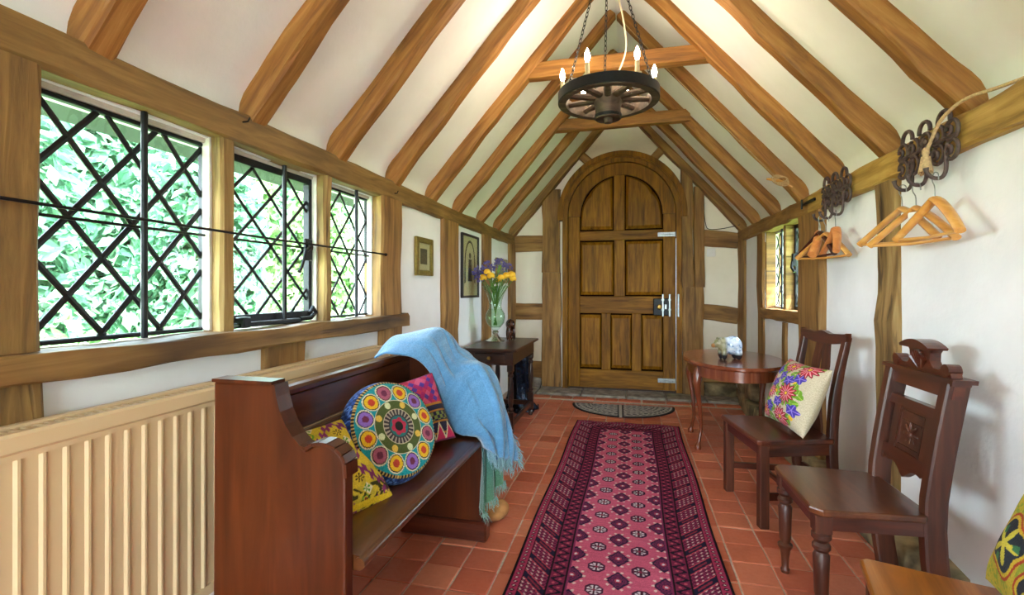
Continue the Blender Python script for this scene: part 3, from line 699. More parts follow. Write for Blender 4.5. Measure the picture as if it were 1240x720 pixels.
for x, y, rx, ry, h, n, lf, mt, lb in [
    (-4.9, 2.6, 0.74, 0.74, 3.0, 11000, 0.075, 'leaves_b', 'tall dark green shrub nearest the widest leaded light'),
    (-4.9, 4.7, 0.78, 0.78, 3.1, 11000, 0.075, 'leaves_b', 'tall dark green shrub behind the stanchion bar of the widest leaded light'),
    (-4.9, 6.8, 0.78, 0.78, 3.0, 10000, 0.08, 'leaves', 'tall bright green shrub behind the iron casement'),
    (-4.9, 8.9, 0.78, 0.78, 3.1, 10000, 0.08, 'leaves', 'tall bright green shrub behind the mullion past the iron casement'),
    (-4.9, 11.0, 0.78, 0.78, 3.1, 10000, 0.08, 'leaves', 'tall bright green shrub seen through the narrowest leaded light'),
    (-7.2, 2.7, 0.9, 0.9, 5.0, 13000, 0.12, 'leaves', 'tall pale green shrub in the back row behind the widest leaded light'),
    (-7.2, 5.1, 0.9, 0.9, 5.2, 13000, 0.12, 'leaves_b', 'tall dark green shrub in the back row behind the widest leaded light'),
    (-7.2, 7.5, 0.9, 0.9, 5.2, 13000, 0.12, 'leaves', 'tall pale green shrub in the back row behind the iron casement'),
    (-7.2, 9.9, 0.9, 0.9, 5.2, 13000, 0.12, 'leaves_b', 'tall dark green shrub in the back row behind the narrowest leaded light'),
    (-7.2, 12.4, 0.9, 0.9, 5.2, 13000, 0.12, 'leaves', 'tall pale green shrub at the far end of the back row'),
    (-3.0, 2.1, 0.56, 0.62, 1.0, 4500, 0.045, 'leaves', 'low light green bush below the widest leaded light'),
    (-3.0, 3.8, 0.58, 0.62, 1.15, 4500, 0.045, 'leaves', 'low light green bush between the tall dark shrubs and the glass'),
    (-3.0, 5.5, 0.58, 0.62, 1.05, 4500, 0.05, 'leaves', 'low light green bush behind the iron casement stay'),
    (-3.0, 7.2, 0.58, 0.62, 1.15, 4500, 0.05, 'leaves', 'low light green bush below the narrowest leaded light')]:
    shrub(x, y, rx, ry, h, n, lf, mt, lb, GL)
shrub(3.0, 9.3, 0.9, 0.9, 3.0, 5000, 0.08, 'leaves', 'green shrub outside the small right wall window', 'shrubs outside the right window')
shrub(5.4, 12.5, 1.2, 1.2, 3.4, 5000, 0.09, 'leaves', 'green shrub far outside the small right wall window', 'shrubs outside the right window')

# ================================================================== FURNITURE AND THINGS
def wpart(name, mat, root, fn, smooth=False, ang=40, parent=None):
    """part modelled in world coordinates under an unrotated root"""
    o = part(name, mat, parent or root, fn, smooth, ang)
    if parent is None: o.location = -root.location
    return o
def smooth_path(pts, n):
    """Catmull-Rom through pts -> n samples"""
    P = [Vector(p) for p in pts]; P = [P[0] * 2 - P[1]] + P + [P[-1] * 2 - P[-2]]
    out = []; k = len(P) - 3
    for i in range(n):
        t = i / (n - 1) * k; j = min(int(t), k - 1); u = t - j
        a, b, c, d = P[j:j + 4]
        out.append(0.5 * ((2 * b) + (c - a) * u + (2 * a - 5 * b + 4 * c - d) * u * u + (3 * b - 3 * c + d - a) * u ** 3))
    return out
def sweep(m, pts, w, d, cap=True):
    """rectangular bar along pts lying in an x-z plane: w across y, d in plane"""
    pts = [Vector(p) for p in pts]; k = len(pts); vs = []; fs = []
    ws = w if isinstance(w, list) else [w] * k; ds = d if isinstance(d, list) else [d] * k
    for i, p in enumerate(pts):
        t = (pts[min(i + 1, k - 1)] - pts[max(i - 1, 0)]).normalized()
        yv = Vector((0, 1, 0)); n_ = t.cross(yv).normalized(); yv = n_.cross(t).normalized()
        a, b = ws[i] / 2, ds[i] / 2; c = 0.12
        for q, r in ((-a, -b * (1 - c * 2)), (-a * (1 - c), -b), (a * (1 - c), -b), (a, -b * (1 - c * 2)), (a, b * (1 - c * 2)), (a * (1 - c), b), (-a * (1 - c), b), (-a, b * (1 - c * 2))):
            vs.append(p + yv * q + n_ * r)
    for i in range(k - 1):
        for j in range(8): fs.append((i * 8 + j, i * 8 + (j + 1) % 8, (i + 1) * 8 + (j + 1) % 8, (i + 1) * 8 + j))
    fs += [tuple(range(7, -1, -1)), tuple((k - 1) * 8 + j for j in range(8))]
    m.add(vs, fs)

# ---------------------------------------------------------------- radiator
rad = empty('radiator', (-1.19, 0.9, 0.0), 0, 'long cream corrugated panel radiator behind the wooden pew', 'radiator')
def rad_panel(m):
    y0, y1 = -0.35, 2.17; xb, xf = -1.1575, -1.153; pit = 0.0424; prof = [(xb, y0)]
    y = 0.6916 - 24 * pit
    while y < y1 - 0.03:
        if y > y0 + 0.02: prof += [(xb, y - 0.008), (xf, y - 0.0025), (xf, y + 0.0025), (xb, y + 0.008)]
        y += pit
    prof += [(xb, y1)]
    k = len(prof); vs = [(x, yy, 0.235) for x, yy in prof] + [(x, yy, 0.765) for x, yy in prof]
    vs2 = [(-1.185, y0, 0.235), (-1.185, y1, 0.235), (-1.185, y0, 0.765), (-1.185, y1, 0.765)]
    m.add(vs, [(i, i + 1, k + i + 1, k + i) for i in range(k - 1)]); m.box(-1.19, xb - 0.001, y0, y1, 0.235, 0.765)
    m.box(xb - 0.002, xf + 0.001, y0, y1, 0.222, 0.25); m.box(xb - 0.002, xf + 0.001, y0, y1, 0.75, 0.766)
wpart('front_panel', 'radiator', rad, rad_panel)
wpart('back_panel', 'radiator', rad, lambda m: m.box(-1.235, -1.22, -0.35, 2.17, 0.235, 0.765))
def rad_top(m):
    m.cbox(-1.24, -1.215, -0.36, 2.18, 0.762, 0.803, 0.004); m.cbox(-1.172, -1.145, -0.36, 2.18, 0.762, 0.803, 0.006)
    y = -0.35
    while y < 2.17: m.box(-1.22, -1.165, y, y + 0.009, 0.788, 0.797); y += 0.02
wpart('top_grille', 'radiator', rad, rad_top)
for y in (2.17, -0.362): wpart('side_panel', 'radiator', rad, lambda m: m.cbox(-1.24, -1.147, y, y + 0.012, 0.235, 0.803, 0.003))
wpart('valve', 'steel', rad, lambda m: (m.tube([(-1.2, 2.18, 0.25), (-1.2, 2.21, 0.25), (-1.2, 2.21, 0.0)], 0.008, 8), m.lathe([(.016, .24), (.02, .25), (.02, .30), (.012, .31)], 12, (-1.2, 2.215, 0))), True)
for y in (0.2, 1.7): wpart('wall_bracket', 'radiator', rad, lambda m: m.box(-1.274, -1.23, y - 0.015, y + 0.015, 0.3, 0.72))

# ---------------------------------------------------------------- pew
pew = empty('pew', (-0.8, 1.5, 0.0), 0, 'reddish brown wooden church pew with curved ends beside the radiator', 'pew')
cv = [(-0.975, 0.858), (-0.808, 0.858), (-0.803, 0.83), (-0.793, 0.795), (-0.778, 0.765), (-0.758, 0.737), (-0.738, 0.718), (-0.722, 0.712), (-0.712, 0.716), (-0.70, 0.724), (-0.685, 0.727), (-0.665, 0.726), (-0.645, 0.719), (-0.63, 0.706), (-0.622, 0.69), (-0.620, 0.66)]
end_poly = cv + [(-0.620, 0.0), (-0.98, 0.0)]
for y0, y1 in ((0.969, 1.003), (2.0, 2.035)):
    e = wpart('end_panel', 'pew', pew, lambda m: m.prism(end_poly, 'Y', y0, y1))
    bv = e.modifiers.new('bevel', 'BEVEL'); bv.width = 0.005; bv.segments = 2; bv.limit_method = 'ANGLE'; bv.angle_limit = math.radians(50)
    def cap(m):
        k = len(cv); w = 0.006
        for i in range(k - 1):
            (xa, za), (xb, zb) = cv[i], cv[i + 1]; d = Vector((xb - xa, zb - za)).normalized(); n_ = Vector((-d.y, d.x)) * 0.008
            m.prism([(xa, za), (xb, zb), (xb + n_.x, zb + n_.y), (xa + n_.x, za + n_.y)], 'Y', y0 - w, y1 + w)
    wpart('arm_cap', 'pew', pew, cap)
    wpart('sledge_foot', 'mahog', pew, lambda m: m.cbox(-1.0, -0.598, y0 - 0.018, y1 + 0.018, 0.0, 0.085, 0.008))
def seat(m):
    pr = [(-0.955, 0.432), (-0.63, 0.432), (-0.606, 0.436), (-0.597, 0.446), (-0.597, 0.458), (-0.606, 0.468), (-0.63, 0.471), (-0.955, 0.466)]
    m.prism(pr, 'Y', 1.003, 2.0)
    vs = []
wpart('seat', 'pew_y', pew, seat, True, 50)
wpart('seat_nose', 'pew_y', pew, lambda m: m.tube([(-0.604, 0.998, 0.452), (-0.604, 2.0, 0.452)], 0.0145, 12), True)
for z0, z1, x in ((0.40, 0.555, -0.955), (0.562, 0.655, -0.962), (0.662, 0.775, -0.968)):
    wpart('back_board', 'pew_y', pew, lambda m: m.cbox(x - 0.011, x + 0.011, 1.003, 2.0, z0, z1, 0.005))
wpart('back_cap', 'pew_y', pew, lambda m: m.cbox(-0.99, -0.945, 1.003, 2.0, 0.772, 0.80, 0.008))
wpart('back_rail', 'pew_y', pew, lambda m: m.cbox(-0.985, -0.945, 1.003, 2.0, 0.30, 0.40, 0.006))

# ---------------------------------------------------------------- cushions
def cushion(name, loc, nrm_, up, a, b, T, fn, label, cat='cushion', n=120, group=None, edge=None, pinch=0.07, flat=0.55, sag=0.0, fnb=None):
    z = Vector(nrm_).normalized(); y = Vector(up); y = (y - z * y.dot(z)).normalized(); x = y.cross(z)
    u = np.linspace(-1, 1, n); U, V = np.meshgrid(u, u, indexing='ij')
    prof = np.clip((1 - np.abs(U) ** 2.6), 0, 1) ** flat * np.clip((1 - np.abs(V) ** 2.6), 0, 1) ** flat
    X = a * U * (1 - pinch * (1 - V ** 2)); Y = b * V * (1 - pinch * (1 - U ** 2))
    wr = 0.006 * np.sin(U * 6 + 1) * np.sin(V * 5)
    Z = T * prof + wr * prof
    C = fn(U, V); C2 = (fnb or fn)(U * 0 + 0.98, V * 0 + 0.98) if fnb is None else fnb(U, V)
    F = np.stack([X, Y, Z], -1).reshape(-1, 3); B = np.stack([X, Y, -Z * 0.9], -1)[1:-1, 1:-1].reshape(-1, 3)
    verts = np.concatenate([F, B]); idx = np.arange(n * n).reshape(n, n); bi = idx.copy(); bi[1:-1, 1:-1] = n * n + np.arange((n - 2) ** 2).reshape(n - 2, n - 2)
    q1 = np.stack([idx[:-1, :-1], idx[1:, :-1], idx[1:, 1:], idx[:-1, 1:]], -1).reshape(-1, 4)
    q2 = np.stack([bi[:-1, :-1], bi[:-1, 1:], bi[1:, 1:], bi[1:, :-1]], -1).reshape(-1, 4)
    me = bpy.data.meshes.new(name); me.from_pydata(verts.tolist(), [], np.concatenate([q1, q2]).tolist())
    me.polygons.foreach_set('use_smooth', [True] * len(me.polygons)); me.materials.append(M['embroid'])
    set_col(me, np.concatenate([C.reshape(-1, 3), C2[1:-1, 1:-1].reshape(-1, 3)]))
    root = empty(name, loc, 0, label, cat, group); root.matrix_world = Matrix.Translation(loc) @ Matrix((x, y, z)).transposed().to_4x4()
    o = link('cover', me, root)
    if edge:
        pts = []
        ring_ = list(idx[0, :]) + list(idx[1:, -1]) + list(idx[-1, -2::-1]) + list(idx[-2:0:-1, 0])
        pts = [verts[i] for i in ring_[::3]]
        m = MB(); m.tube(pts, 0.0045, 6, closed=True); m.build('piping', edge, root, True)
    return root
def base(U, c): return np.ones(U.shape + (3,)) * RGB(c)
def put(C, mask, c): C[mask] = RGB(c)
def fl_floral(U, V):
    U = (U - 0.10) * 0.84; V = V * 0.92
    C = base(U, '#cdbd9f')
    sp = hsh(np.floor(U * 150), np.floor(V * 150)); C += (sp[..., None] - 0.5) * 24
    def leafs(cx, cy, n, r0, r1, ph, c1, c2):
        dx, dy = U - cx, V - cy; r = np.hypot(dx, dy); a = (np.arctan2(dy, dx) + ph) % (2 * PI / n) - PI / n
        w = np.cos(a * n * 0.5); t = (r - r0) / (r1 - r0)
        m_ = (t > 0) & (t < 1) & (np.abs(a) * r < 0.9 * (PI / n) * r1 * 0.75 * np.sin(np.clip(t, 0, 1) * PI) ** 0.6)
        put(C, m_ & (np.abs(a) * r > 0.009), c1); put(C, m_ & (np.abs(a) * r <= 0.009), c2)
    def disc(cx, cy, r, c): put(C, np.hypot(U - cx, V - cy) < r, c)
    rs = np.random.RandomState(5)
    for k in range(46):
        cx, cy = rs.uniform(-0.9, 0.62), rs.uniform(-0.85, 0.92)
        if cx > 0.55: continue
        leafs(cx, cy, 3, 0.02, 0.15, rs.rand() * 6, '#6f9a2c', '#a9c653')
    for k in range(14):
        disc(rs.uniform(-0.85, 0.5), rs.uniform(-0.8, 0.9), 0.06, '#e8b82c')
    for cx, cy in ((0.35, 0.45), (0.1, 0.32), (-0.25, 0.4), (-0.45, 0.15), (0.5, -0.42), (-0.05, -0.35), (-0.35, -0.55), (-0.6, 0.55), (-0.75, -0.2)):
        put(C, (np.abs(U - cx) / 0.15 + np.abs(V - cy) / 0.12) < 1.0, '#3c2f86')
        leafs(cx, cy, 5, 0.0, 0.17, 0.6, '#4a3aa0', '#9a84dc')
    for cx, cy, r in ((0.38, 0.78, 0.30), (0.18, -0.05, 0.31), (0.12, -0.72, 0.29), (-0.42, -0.15, 0.22), (-0.2, 0.75, 0.22), (-0.62, -0.72, 0.22), (-0.75, 0.8, 0.18), (-0.72, 0.25, 0.17)):
        leafs(cx, cy, 13, 0.04, r, 0.1, '#5a0a18', '#c0304a'); leafs(cx, cy, 13, 0.06, r * 0.84, 0.1, '#c22440', '#f0a8aa')
        disc(cx, cy, 0.06, '#8a1224'); disc(cx, cy, 0.042, '#f0c22e')
    return C
def fl_ikat(U, V):
    C = base(U, '#dcc33a')
    put(C, hsh(np.floor(U * 9), np.floor(V * 9)) > 0.7, '#c9b43a')
    p = ((U + V) * 0.95 + 0.3) % 1.0; q = ((U - V) * 0.95 + 0.1) % 1.0
    zz = 0.05 * np.sign(np.sin(U * 46)); band = np.abs(p - 0.5 + zz) < 0.075; put(C, band, '#7d2d6a')
    band2 = np.abs(q - 0.5 + zz) < 0.06; put(C, band2, '#8a3572')
    dm = (np.abs(p - 0.0) % 1 + np.abs(q - 0.0) % 1)
    put(C, (np.abs(p - 0.06) < 0.16) & (np.abs(q - 0.06) < 0.16), '#e8e2c4')
    r = np.hypot((p - 0.08), (q - 0.08)); put(C, (r < 0.12) & (np.sin(np.arctan2(q - .08, p - .08) * 5) > -0.1), '#5a9a2a')
    r2 = np.hypot(p - 0.85, q - 0.2); put(C, (r2 < 0.13) & (r2 > 0.08), '#6ea32e'); put(C, r2 < 0.05, '#7a3b1c')
    r3 = np.hypot(p - 0.25, q - 0.8); put(C, (r3 < 0.12) & (np.sin(np.arctan2(q - .8, p - .25) * 7) > 0.25), '#2e2a18')
    put(C, (V < -0.55) & (hsh(np.floor(U * 16 + np.sin(V * 20)), np.floor(V * 16)) > 0.62), '#3a3a14')
    put(C, (np.abs(V + 0.88) < 0.05), '#e8c62c'); put(C, np.maximum(np.abs(U), np.abs(V)) > 0.965, '#3d3a1c')
    return C
def fl_magenta(U, V):
    C = base(U, '#a82c6c')
    p = np.floor((U + V) * 5); q = np.floor((U - V) * 5); put(C, (p + q) % 3 == 0, '#5a3f9a'); put(C, (p - q) % 4 == 1, '#c43a5c')
    put(C, hsh(p, q) > 0.8, '#d05a7c')
    lo = V < 0.05
    put(C, lo, '#2c2a44'); put(C, lo & (np.abs((V + 0.0) % 0.32 - 0.16) < 0.03), '#b07a35')
    put(C, lo & (((np.floor(U * 10) + np.floor(V * 10)) % 2) == 0) & (np.abs(V + 0.32) < 0.12), '#7a8a4a')
    t = np.abs(((U * 3) % 1) - 0.5) * 2; put(C, lo & (V < -0.5) & ((V + 0.95) / 0.42 < 1 - t) & (V > -0.95), '#c4305c'); put(C, lo & (np.abs((V + 0.95) / 0.42 - (1 - t)) < 0.12) & (V < -0.5), '#d8cfa8')
    put(C, np.abs(V - 0.05) < 0.03, '#c08a3a'); put(C, np.maximum(np.abs(U), np.abs(V)) > 0.96, '#7a2a4a')
    put(C, (U < -0.45), '#2f6a62'); put(C, (U < -0.45) & ((np.floor(V * 8 + U * 4) % 2) == 0), '#c9a44a'); put(C, np.abs(U + 0.45) < 0.05, '#b5602c')
    return C
def fl_crewel(U, V):
    C = base(U, '#c9b43c')
    put(C, hsh(np.floor(U * 22), np.floor(V * 22)) > 0.72, '#9aa83a')
    for cx, cy in ((-0.35, -0.3), (0.4, 0.3), (-0.3, 0.6), (0.45, -0.5)):
        dx, dy = U - cx, V - cy; r = np.hypot(dx, dy); a = np.arctan2(dy, dx)
        put(C, r < 0.40 + 0.05 * np.sin(a * 4), '#b5452a'); put(C, r < 0.36 + 0.05 * np.sin(a * 4), '#d8b838'); put(C, r < 0.31 + 0.05 * np.sin(a * 4), '#2b333c')
        put(C, (r < 0.06 + 0.22 * np.abs(np.cos(a * 2.5)) ** 3), '#d8c94a'); put(C, (r < 0.27) & (np.sin(a * 3 + 1) > 0.85) & (r > 0.16), '#3f7a52')
    put(C, (np.abs(U) > 0.92) & (hsh(np.floor(V * 10), 3) > 0.5), '#b5342c')
    return C
cushion('cushion', (-0.828, 1.205, 0.562), (0.72, -0.30, 0.62), (-0.6, 0.2, 0.78), 0.165, 0.15, 0.055, fl_ikat, 'square yellow ikat cushion with purple zigzags at the near end of the pew', edge=None)
cushion('cushion', (-0.815, 1.735, 0.60), (0.66, -0.56, 0.46), (-0.35, 0.12, 0.9), 0.138, 0.14, 0.055, fl_magenta, 'square magenta and navy patchwork cushion half under the blue throw', edge=None)
cushion('cushion', (0.775, 2.615, 0.568), (-0.90, -0.12, 0.38), (0.36, 0.06, 0.93), 0.205, 0.165, 0.078, fl_floral, 'linen cushion embroidered with red daisies on the splat back chair', n=220, fnb=lambda U, V: base(U, '#c4b493'))
cushion('cushion', (0.812, 1.150, 0.575), (-0.90, 0.20, 0.38), (0.38, -0.09, 0.92), 0.18, 0.17, 0.06, fl_crewel, 'yellow crewel cushion with dark medallions on the golden brown seat', n=160)
# round suzani cushion
def suzani():
    z = Vector((0.80, -0.36, 0.48)).normalized(); y = Vector((-0.2, 0.25, 0.9)); y = (y - z * y.dot(z)).normalized(); x = y.cross(z)
    loc = Vector((-0.762, 1.44, 0.618)); R, T = 0.156, 0.058
    root = empty('cushion', loc, 0, 'round teal cushion with applique medallions leaning between the two square pew cushions', 'cushion')
    root.matrix_world = Matrix.Translation(loc) @ Matrix((x, y, z)).transposed().to_4x4()
    nr, na = 90, 260
    r = np.linspace(0, 1, nr); a = np.linspace(0, 2 * PI, na, endpoint=False)
    Rr, A = np.meshgrid(r, a, indexing='ij')
    def face(sign, col):
        P = np.stack([Rr * np.cos(A) * R, Rr * np.sin(A) * R, sign * T * (0.62 + 0.38 * np.sqrt(np.clip(1 - Rr ** 2.5, 0, 1))) + 0.002 * np.sin(A * 12) * (Rr ** 4)], -1)
        return P
    C = base(Rr, '#1f8f96')
    put(C, hsh(np.floor(Rr * 60), np.floor(A * 40)) > 0.82, '#167a80')
    k = 12; aa = (A / (2 * PI) * k); cell = np.floor(aa); da = (aa - cell - 0.5) * 2 * PI / k * 0.72
    d = np.hypot((Rr - 0.74) / 0.155, da / 0.148)
    put(C, d < 1.22, '#d9cfae'); put(C, d < 1.08, '#23211f')
    odd = (cell % 2 == 0); lil = (cell % 4 == 1)
    put(C, (d < 0.95) & odd, '#e0b326'); put(C, (d < 0.95) & ~odd, '#a3566c'); put(C, (d < 0.95) & lil, '#8a66b8')
    put(C, (d < 0.5) & odd, '#b8402c'); put(C, (d < 0.45) & ~odd, '#6a2f48')
    k2 = 8; ab = A / (2 * PI) * k2; c2 = np.floor(ab); db = (ab - c2 - 0.5) * 2 * PI / k2 * 0.48
    inn = Rr < 0.56; put(C, inn, '#4c5a2c'); put(C, inn & (Rr > 0.54), '#d9cfae')
    d2 = np.hypot(Rr - 0.47, db); put(C, d2 < 0.07, '#d8b24a'); put(C, (d2 < 0.07) & (c2 % 2 == 0), '#c9d0a0')
    put(C, Rr < 0.37, '#cfc4a0'); put(C, (Rr < 0.35), '#3a3336'); put(C, (Rr < 0.35) & (Rr > 0.24) & (np.sin(A * 24) > 0.1), '#9a8f80')
    put(C, Rr < 0.22, '#2a6a6a'); put(C, Rr < 0.17 + 0.02 * np.sin(A * 6), '#b03048'); put(C, Rr < 0.10, '#22201f')
    put(C, Rr > 0.955, '#2a2826'); put(C, (Rr > 0.955) & (np.sin(A * 90) > 0.3), '#c9a45a')
    def mesh_of(P, C, name):
        n, m_ = P.shape[:2]; idx = np.arange(n * m_).reshape(n, m_); nx = np.roll(idx, -1, 1)
        F = np.stack([idx[:-1], idx[1:], nx[1:], nx[:-1]], -1).reshape(-1, 4)
        me = bpy.data.meshes.new(name); me.from_pydata(P.reshape(-1, 3).tolist(), [], F.tolist()); me.polygons.foreach_set('use_smooth', [True] * len(F))
        me.materials.append(M['embroid']); set_col(me, C.reshape(-1, 3)); return link(name, me, root)
    mesh_of(face(1, 0), C, 'applique_top')
    ph = np.linspace(0, 1, 14); PH, A2 = np.meshgrid(ph, a, indexing='ij')
    rr = R * (1 + 0.06 * np.sin(PH * PI)); P = np.stack([rr * np.cos(A2), rr * np.sin(A2), 0.62 * T + (-1.24 * T) * PH - 0.0 * PH], -1)
    Cg = base(A2, '#24407e'); put(Cg, (np.floor(A2 * 14) + np.floor(PH * 6)) % 2 == 0, '#16264f'); put(Cg, hsh(np.floor(A2 * 30), np.floor(PH * 9)) > 0.85, '#5a7fc0')
    mesh_of(P, Cg, 'gusset'); mesh_of(face(-1, 0), base(Rr, '#20305c'), 'underside')
suzani()

# ---------------------------------------------------------------- throw over the far pew end
def throw():
    N_ = [(-1.005, 1.78, .795), (-.94, 1.79, .812), (-.86, 1.83, .80), (-.80, 1.87, .71), (-.765, 1.885, .60), (-.735, 1.87, .50), (-.68, 1.88, .482), (-.61, 1.885, .474), (-.582, 1.90, .43)]
    R_ = [(-1.0, 1.97, .865), (-.90, 1.99, .895), (-.815, 2.0, .885), (-.765, 2.0, .80), (-.71, 2.0, .752), (-.635, 1.99, .745), (-.575, 1.965, .63), (-.55, 1.95, .50), (-.55, 1.95, .38)]
    O_ = [(-1.0, 2.1, .81), (-.88, 2.11, .845), (-.80, 2.11, .82), (-.73, 2.11, .78), (-.67, 2.11, .70), (-.62, 2.10, .60), (-.575, 2.09, .50), (-.52, 2.06, .40), (-.515, 2.05, .32)]
    ns, nt = 90, 60
    a, b, c = (np.array([tuple(p) for p in smooth_path(q, ns)]) for q in (N_, R_, O_))
    t = np.linspace(0, 1, nt)
    w0 = (1 - t) * (1 - 2 * t); w1_ = 4 * t * (1 - t); w2_ = t * (2 * t - 1)
    P = a[:, None] * w0[None, :, None] + b[:, None] * w1_[None, :, None] + c[:, None] * w2_[None, :, None]
    s = np.linspace(0, 1, ns); Sg, Tg = np.meshgrid(s, t, indexing='ij')
    amp = 0.006 + 0.030 * np.clip(Sg - 0.15, 0, 1)
    fold = amp * (np.sin(Tg * 17 + Sg * 3) + 0.5 * np.sin(Tg * 31 - Sg * 5))
    P[..., 0] += np.abs(fold) * 0.9 * (Sg > 0) ; P[..., 1] += fold * 0.35
    P[..., 2] += 0.006 * np.sin(Sg * 22 + Tg * 5) * (Sg < 0.75) + 0.004
    P[-1, :, 2] += 0.012 * np.sin(t * 40)
    C = RGB('#6a9fc8') * (1 - Sg[..., None] * .35) + RGB('#4d86ac') * (Sg[..., None] * .35)
    C += (hsh(np.floor(Sg * 60), np.floor(Tg * 4))[..., None] - .5) * 14
    root = empty('throw_blanket', (-0.75, 2.0, 0.0), 0, 'fringed pale blue wool throw draped over the far end of the pew', 'blanket')
    me = grid_mesh('wool_cloth', P - np.array([-0.75, 2.0, 0.0]), C); me.materials.append(M['wool'])
    o = link('wool_cloth', me, root); sd = o.modifiers.new('thickness', 'SOLIDIFY'); sd.thickness = 0.007; sd.offset = 1.0
    # lower green layer hanging in front of the end panel
    n2, m2 = 50, 26; s2 = np.linspace(0, 1, n2); t2 = np.linspace(0, 1, m2); S2, T2 = np.meshgrid(s2, t2, indexing='ij')
    Q = np.stack([-0.61 + 0.035 * T2 + 0.014 * np.sin(T2 * 14 + S2 * 2) * (0.4 + S2) + 0.02 * S2 * T2, 1.955 + 0.12 * T2 + 0.02 * S2 * (T2 - .3), 0.50 - (0.36 - 0.10 * T2) * S2], -1)
    C2 = RGB('#3f7c82') * (1 - S2[..., None]) + RGB('#527a58') * S2[..., None]; C2 = C2 + (hsh(np.floor(T2 * 9))[..., None] - .5) * 20
    me2 = grid_mesh('lower_layer', Q - np.array([-0.75, 2.0, 0.0]), C2); me2.materials.append(M['wool'])
    o2 = link('lower_layer', me2, root); sd = o2.modifiers.new('thickness', 'SOLIDIFY'); sd.thickness = 0.006
    mf = MB(); rs = random.Random(3); cols = []
    def strand(p, L, dx=0.0):
        q = [Vector(p)]
        for k in range(3): q.append(q[-1] + Vector((rs.uniform(-.006, .010) + dx, rs.uniform(-.007, .007), -L / 3)))
        mf.tube(q, [0.0016, 0.0014, 0.0011, 0.0006], 4)
    for j in range(nt):
        for k in range(3): strand(P[-1, j] + np.array([rs.uniform(-.003, .006), rs.uniform(-.004, .004), 0.004]) - np.array([-0.75, 2.0, 0.0]), rs.uniform(0.03, 0.06))
    for i in range(ns // 2, ns):
        for k in range(2): strand(P[i, -1] + np.array([rs.uniform(0, .006), 0, 0]) - np.array([-0.75, 2.0, 0.0]), rs.uniform(0.02, 0.045), 0.006)
    for j in range(m2):
        for k in range(5): strand(Q[-1, j] + np.array([rs.uniform(-.004, .008), rs.uniform(-.004, .004), 0.004]) - np.array([-0.75, 2.0, 0.0]), rs.uniform(0.02, 0.05))
    me3 = mf.mesh('fringe', True); me3.materials.append(M['wool'])
    zc = np.array([v.co.z for v in me3.vertices]); f = np.clip((zc - 0.15) / 0.3, 0, 1)[:, None]
    set_col(me3, RGB('#7aa58c') * (1 - f) + RGB('#7fb4c9') * f)
    o3 = link('fringe', me3, root); o3['kind'] = 'stuff'
throw()
sack = empty('cloth_bundle', (-0.632, 2.20, 0.0), 0, 'small tan cloth bundle with an orange tag on the floor at the pew end', 'bundle')
def bundle(m):
    for (x, y, z), r in (((0, 0, .035), (.07, .06, .035)), ((-.04, .03, .06), (.05, .05, .06)), ((.03, .02, .045), (.045, .05, .045)), ((-.06, .02, .10), (.03, .035, .06))): m.ell((x, y, z), r, 14, 9)
b_ = part('bundle_body', 'tan', sack, bundle, True); rm = b_.modifiers.new('remesh', 'REMESH'); rm.mode = 'VOXEL'; rm.voxel_size = 0.008; rm.use_smooth_shade = True
part('bundle_tag', 'orange', sack, lambda m: m.cbox(-0.03, 0.01, -0.10, -0.07, 0.0, 0.024, 0.004))

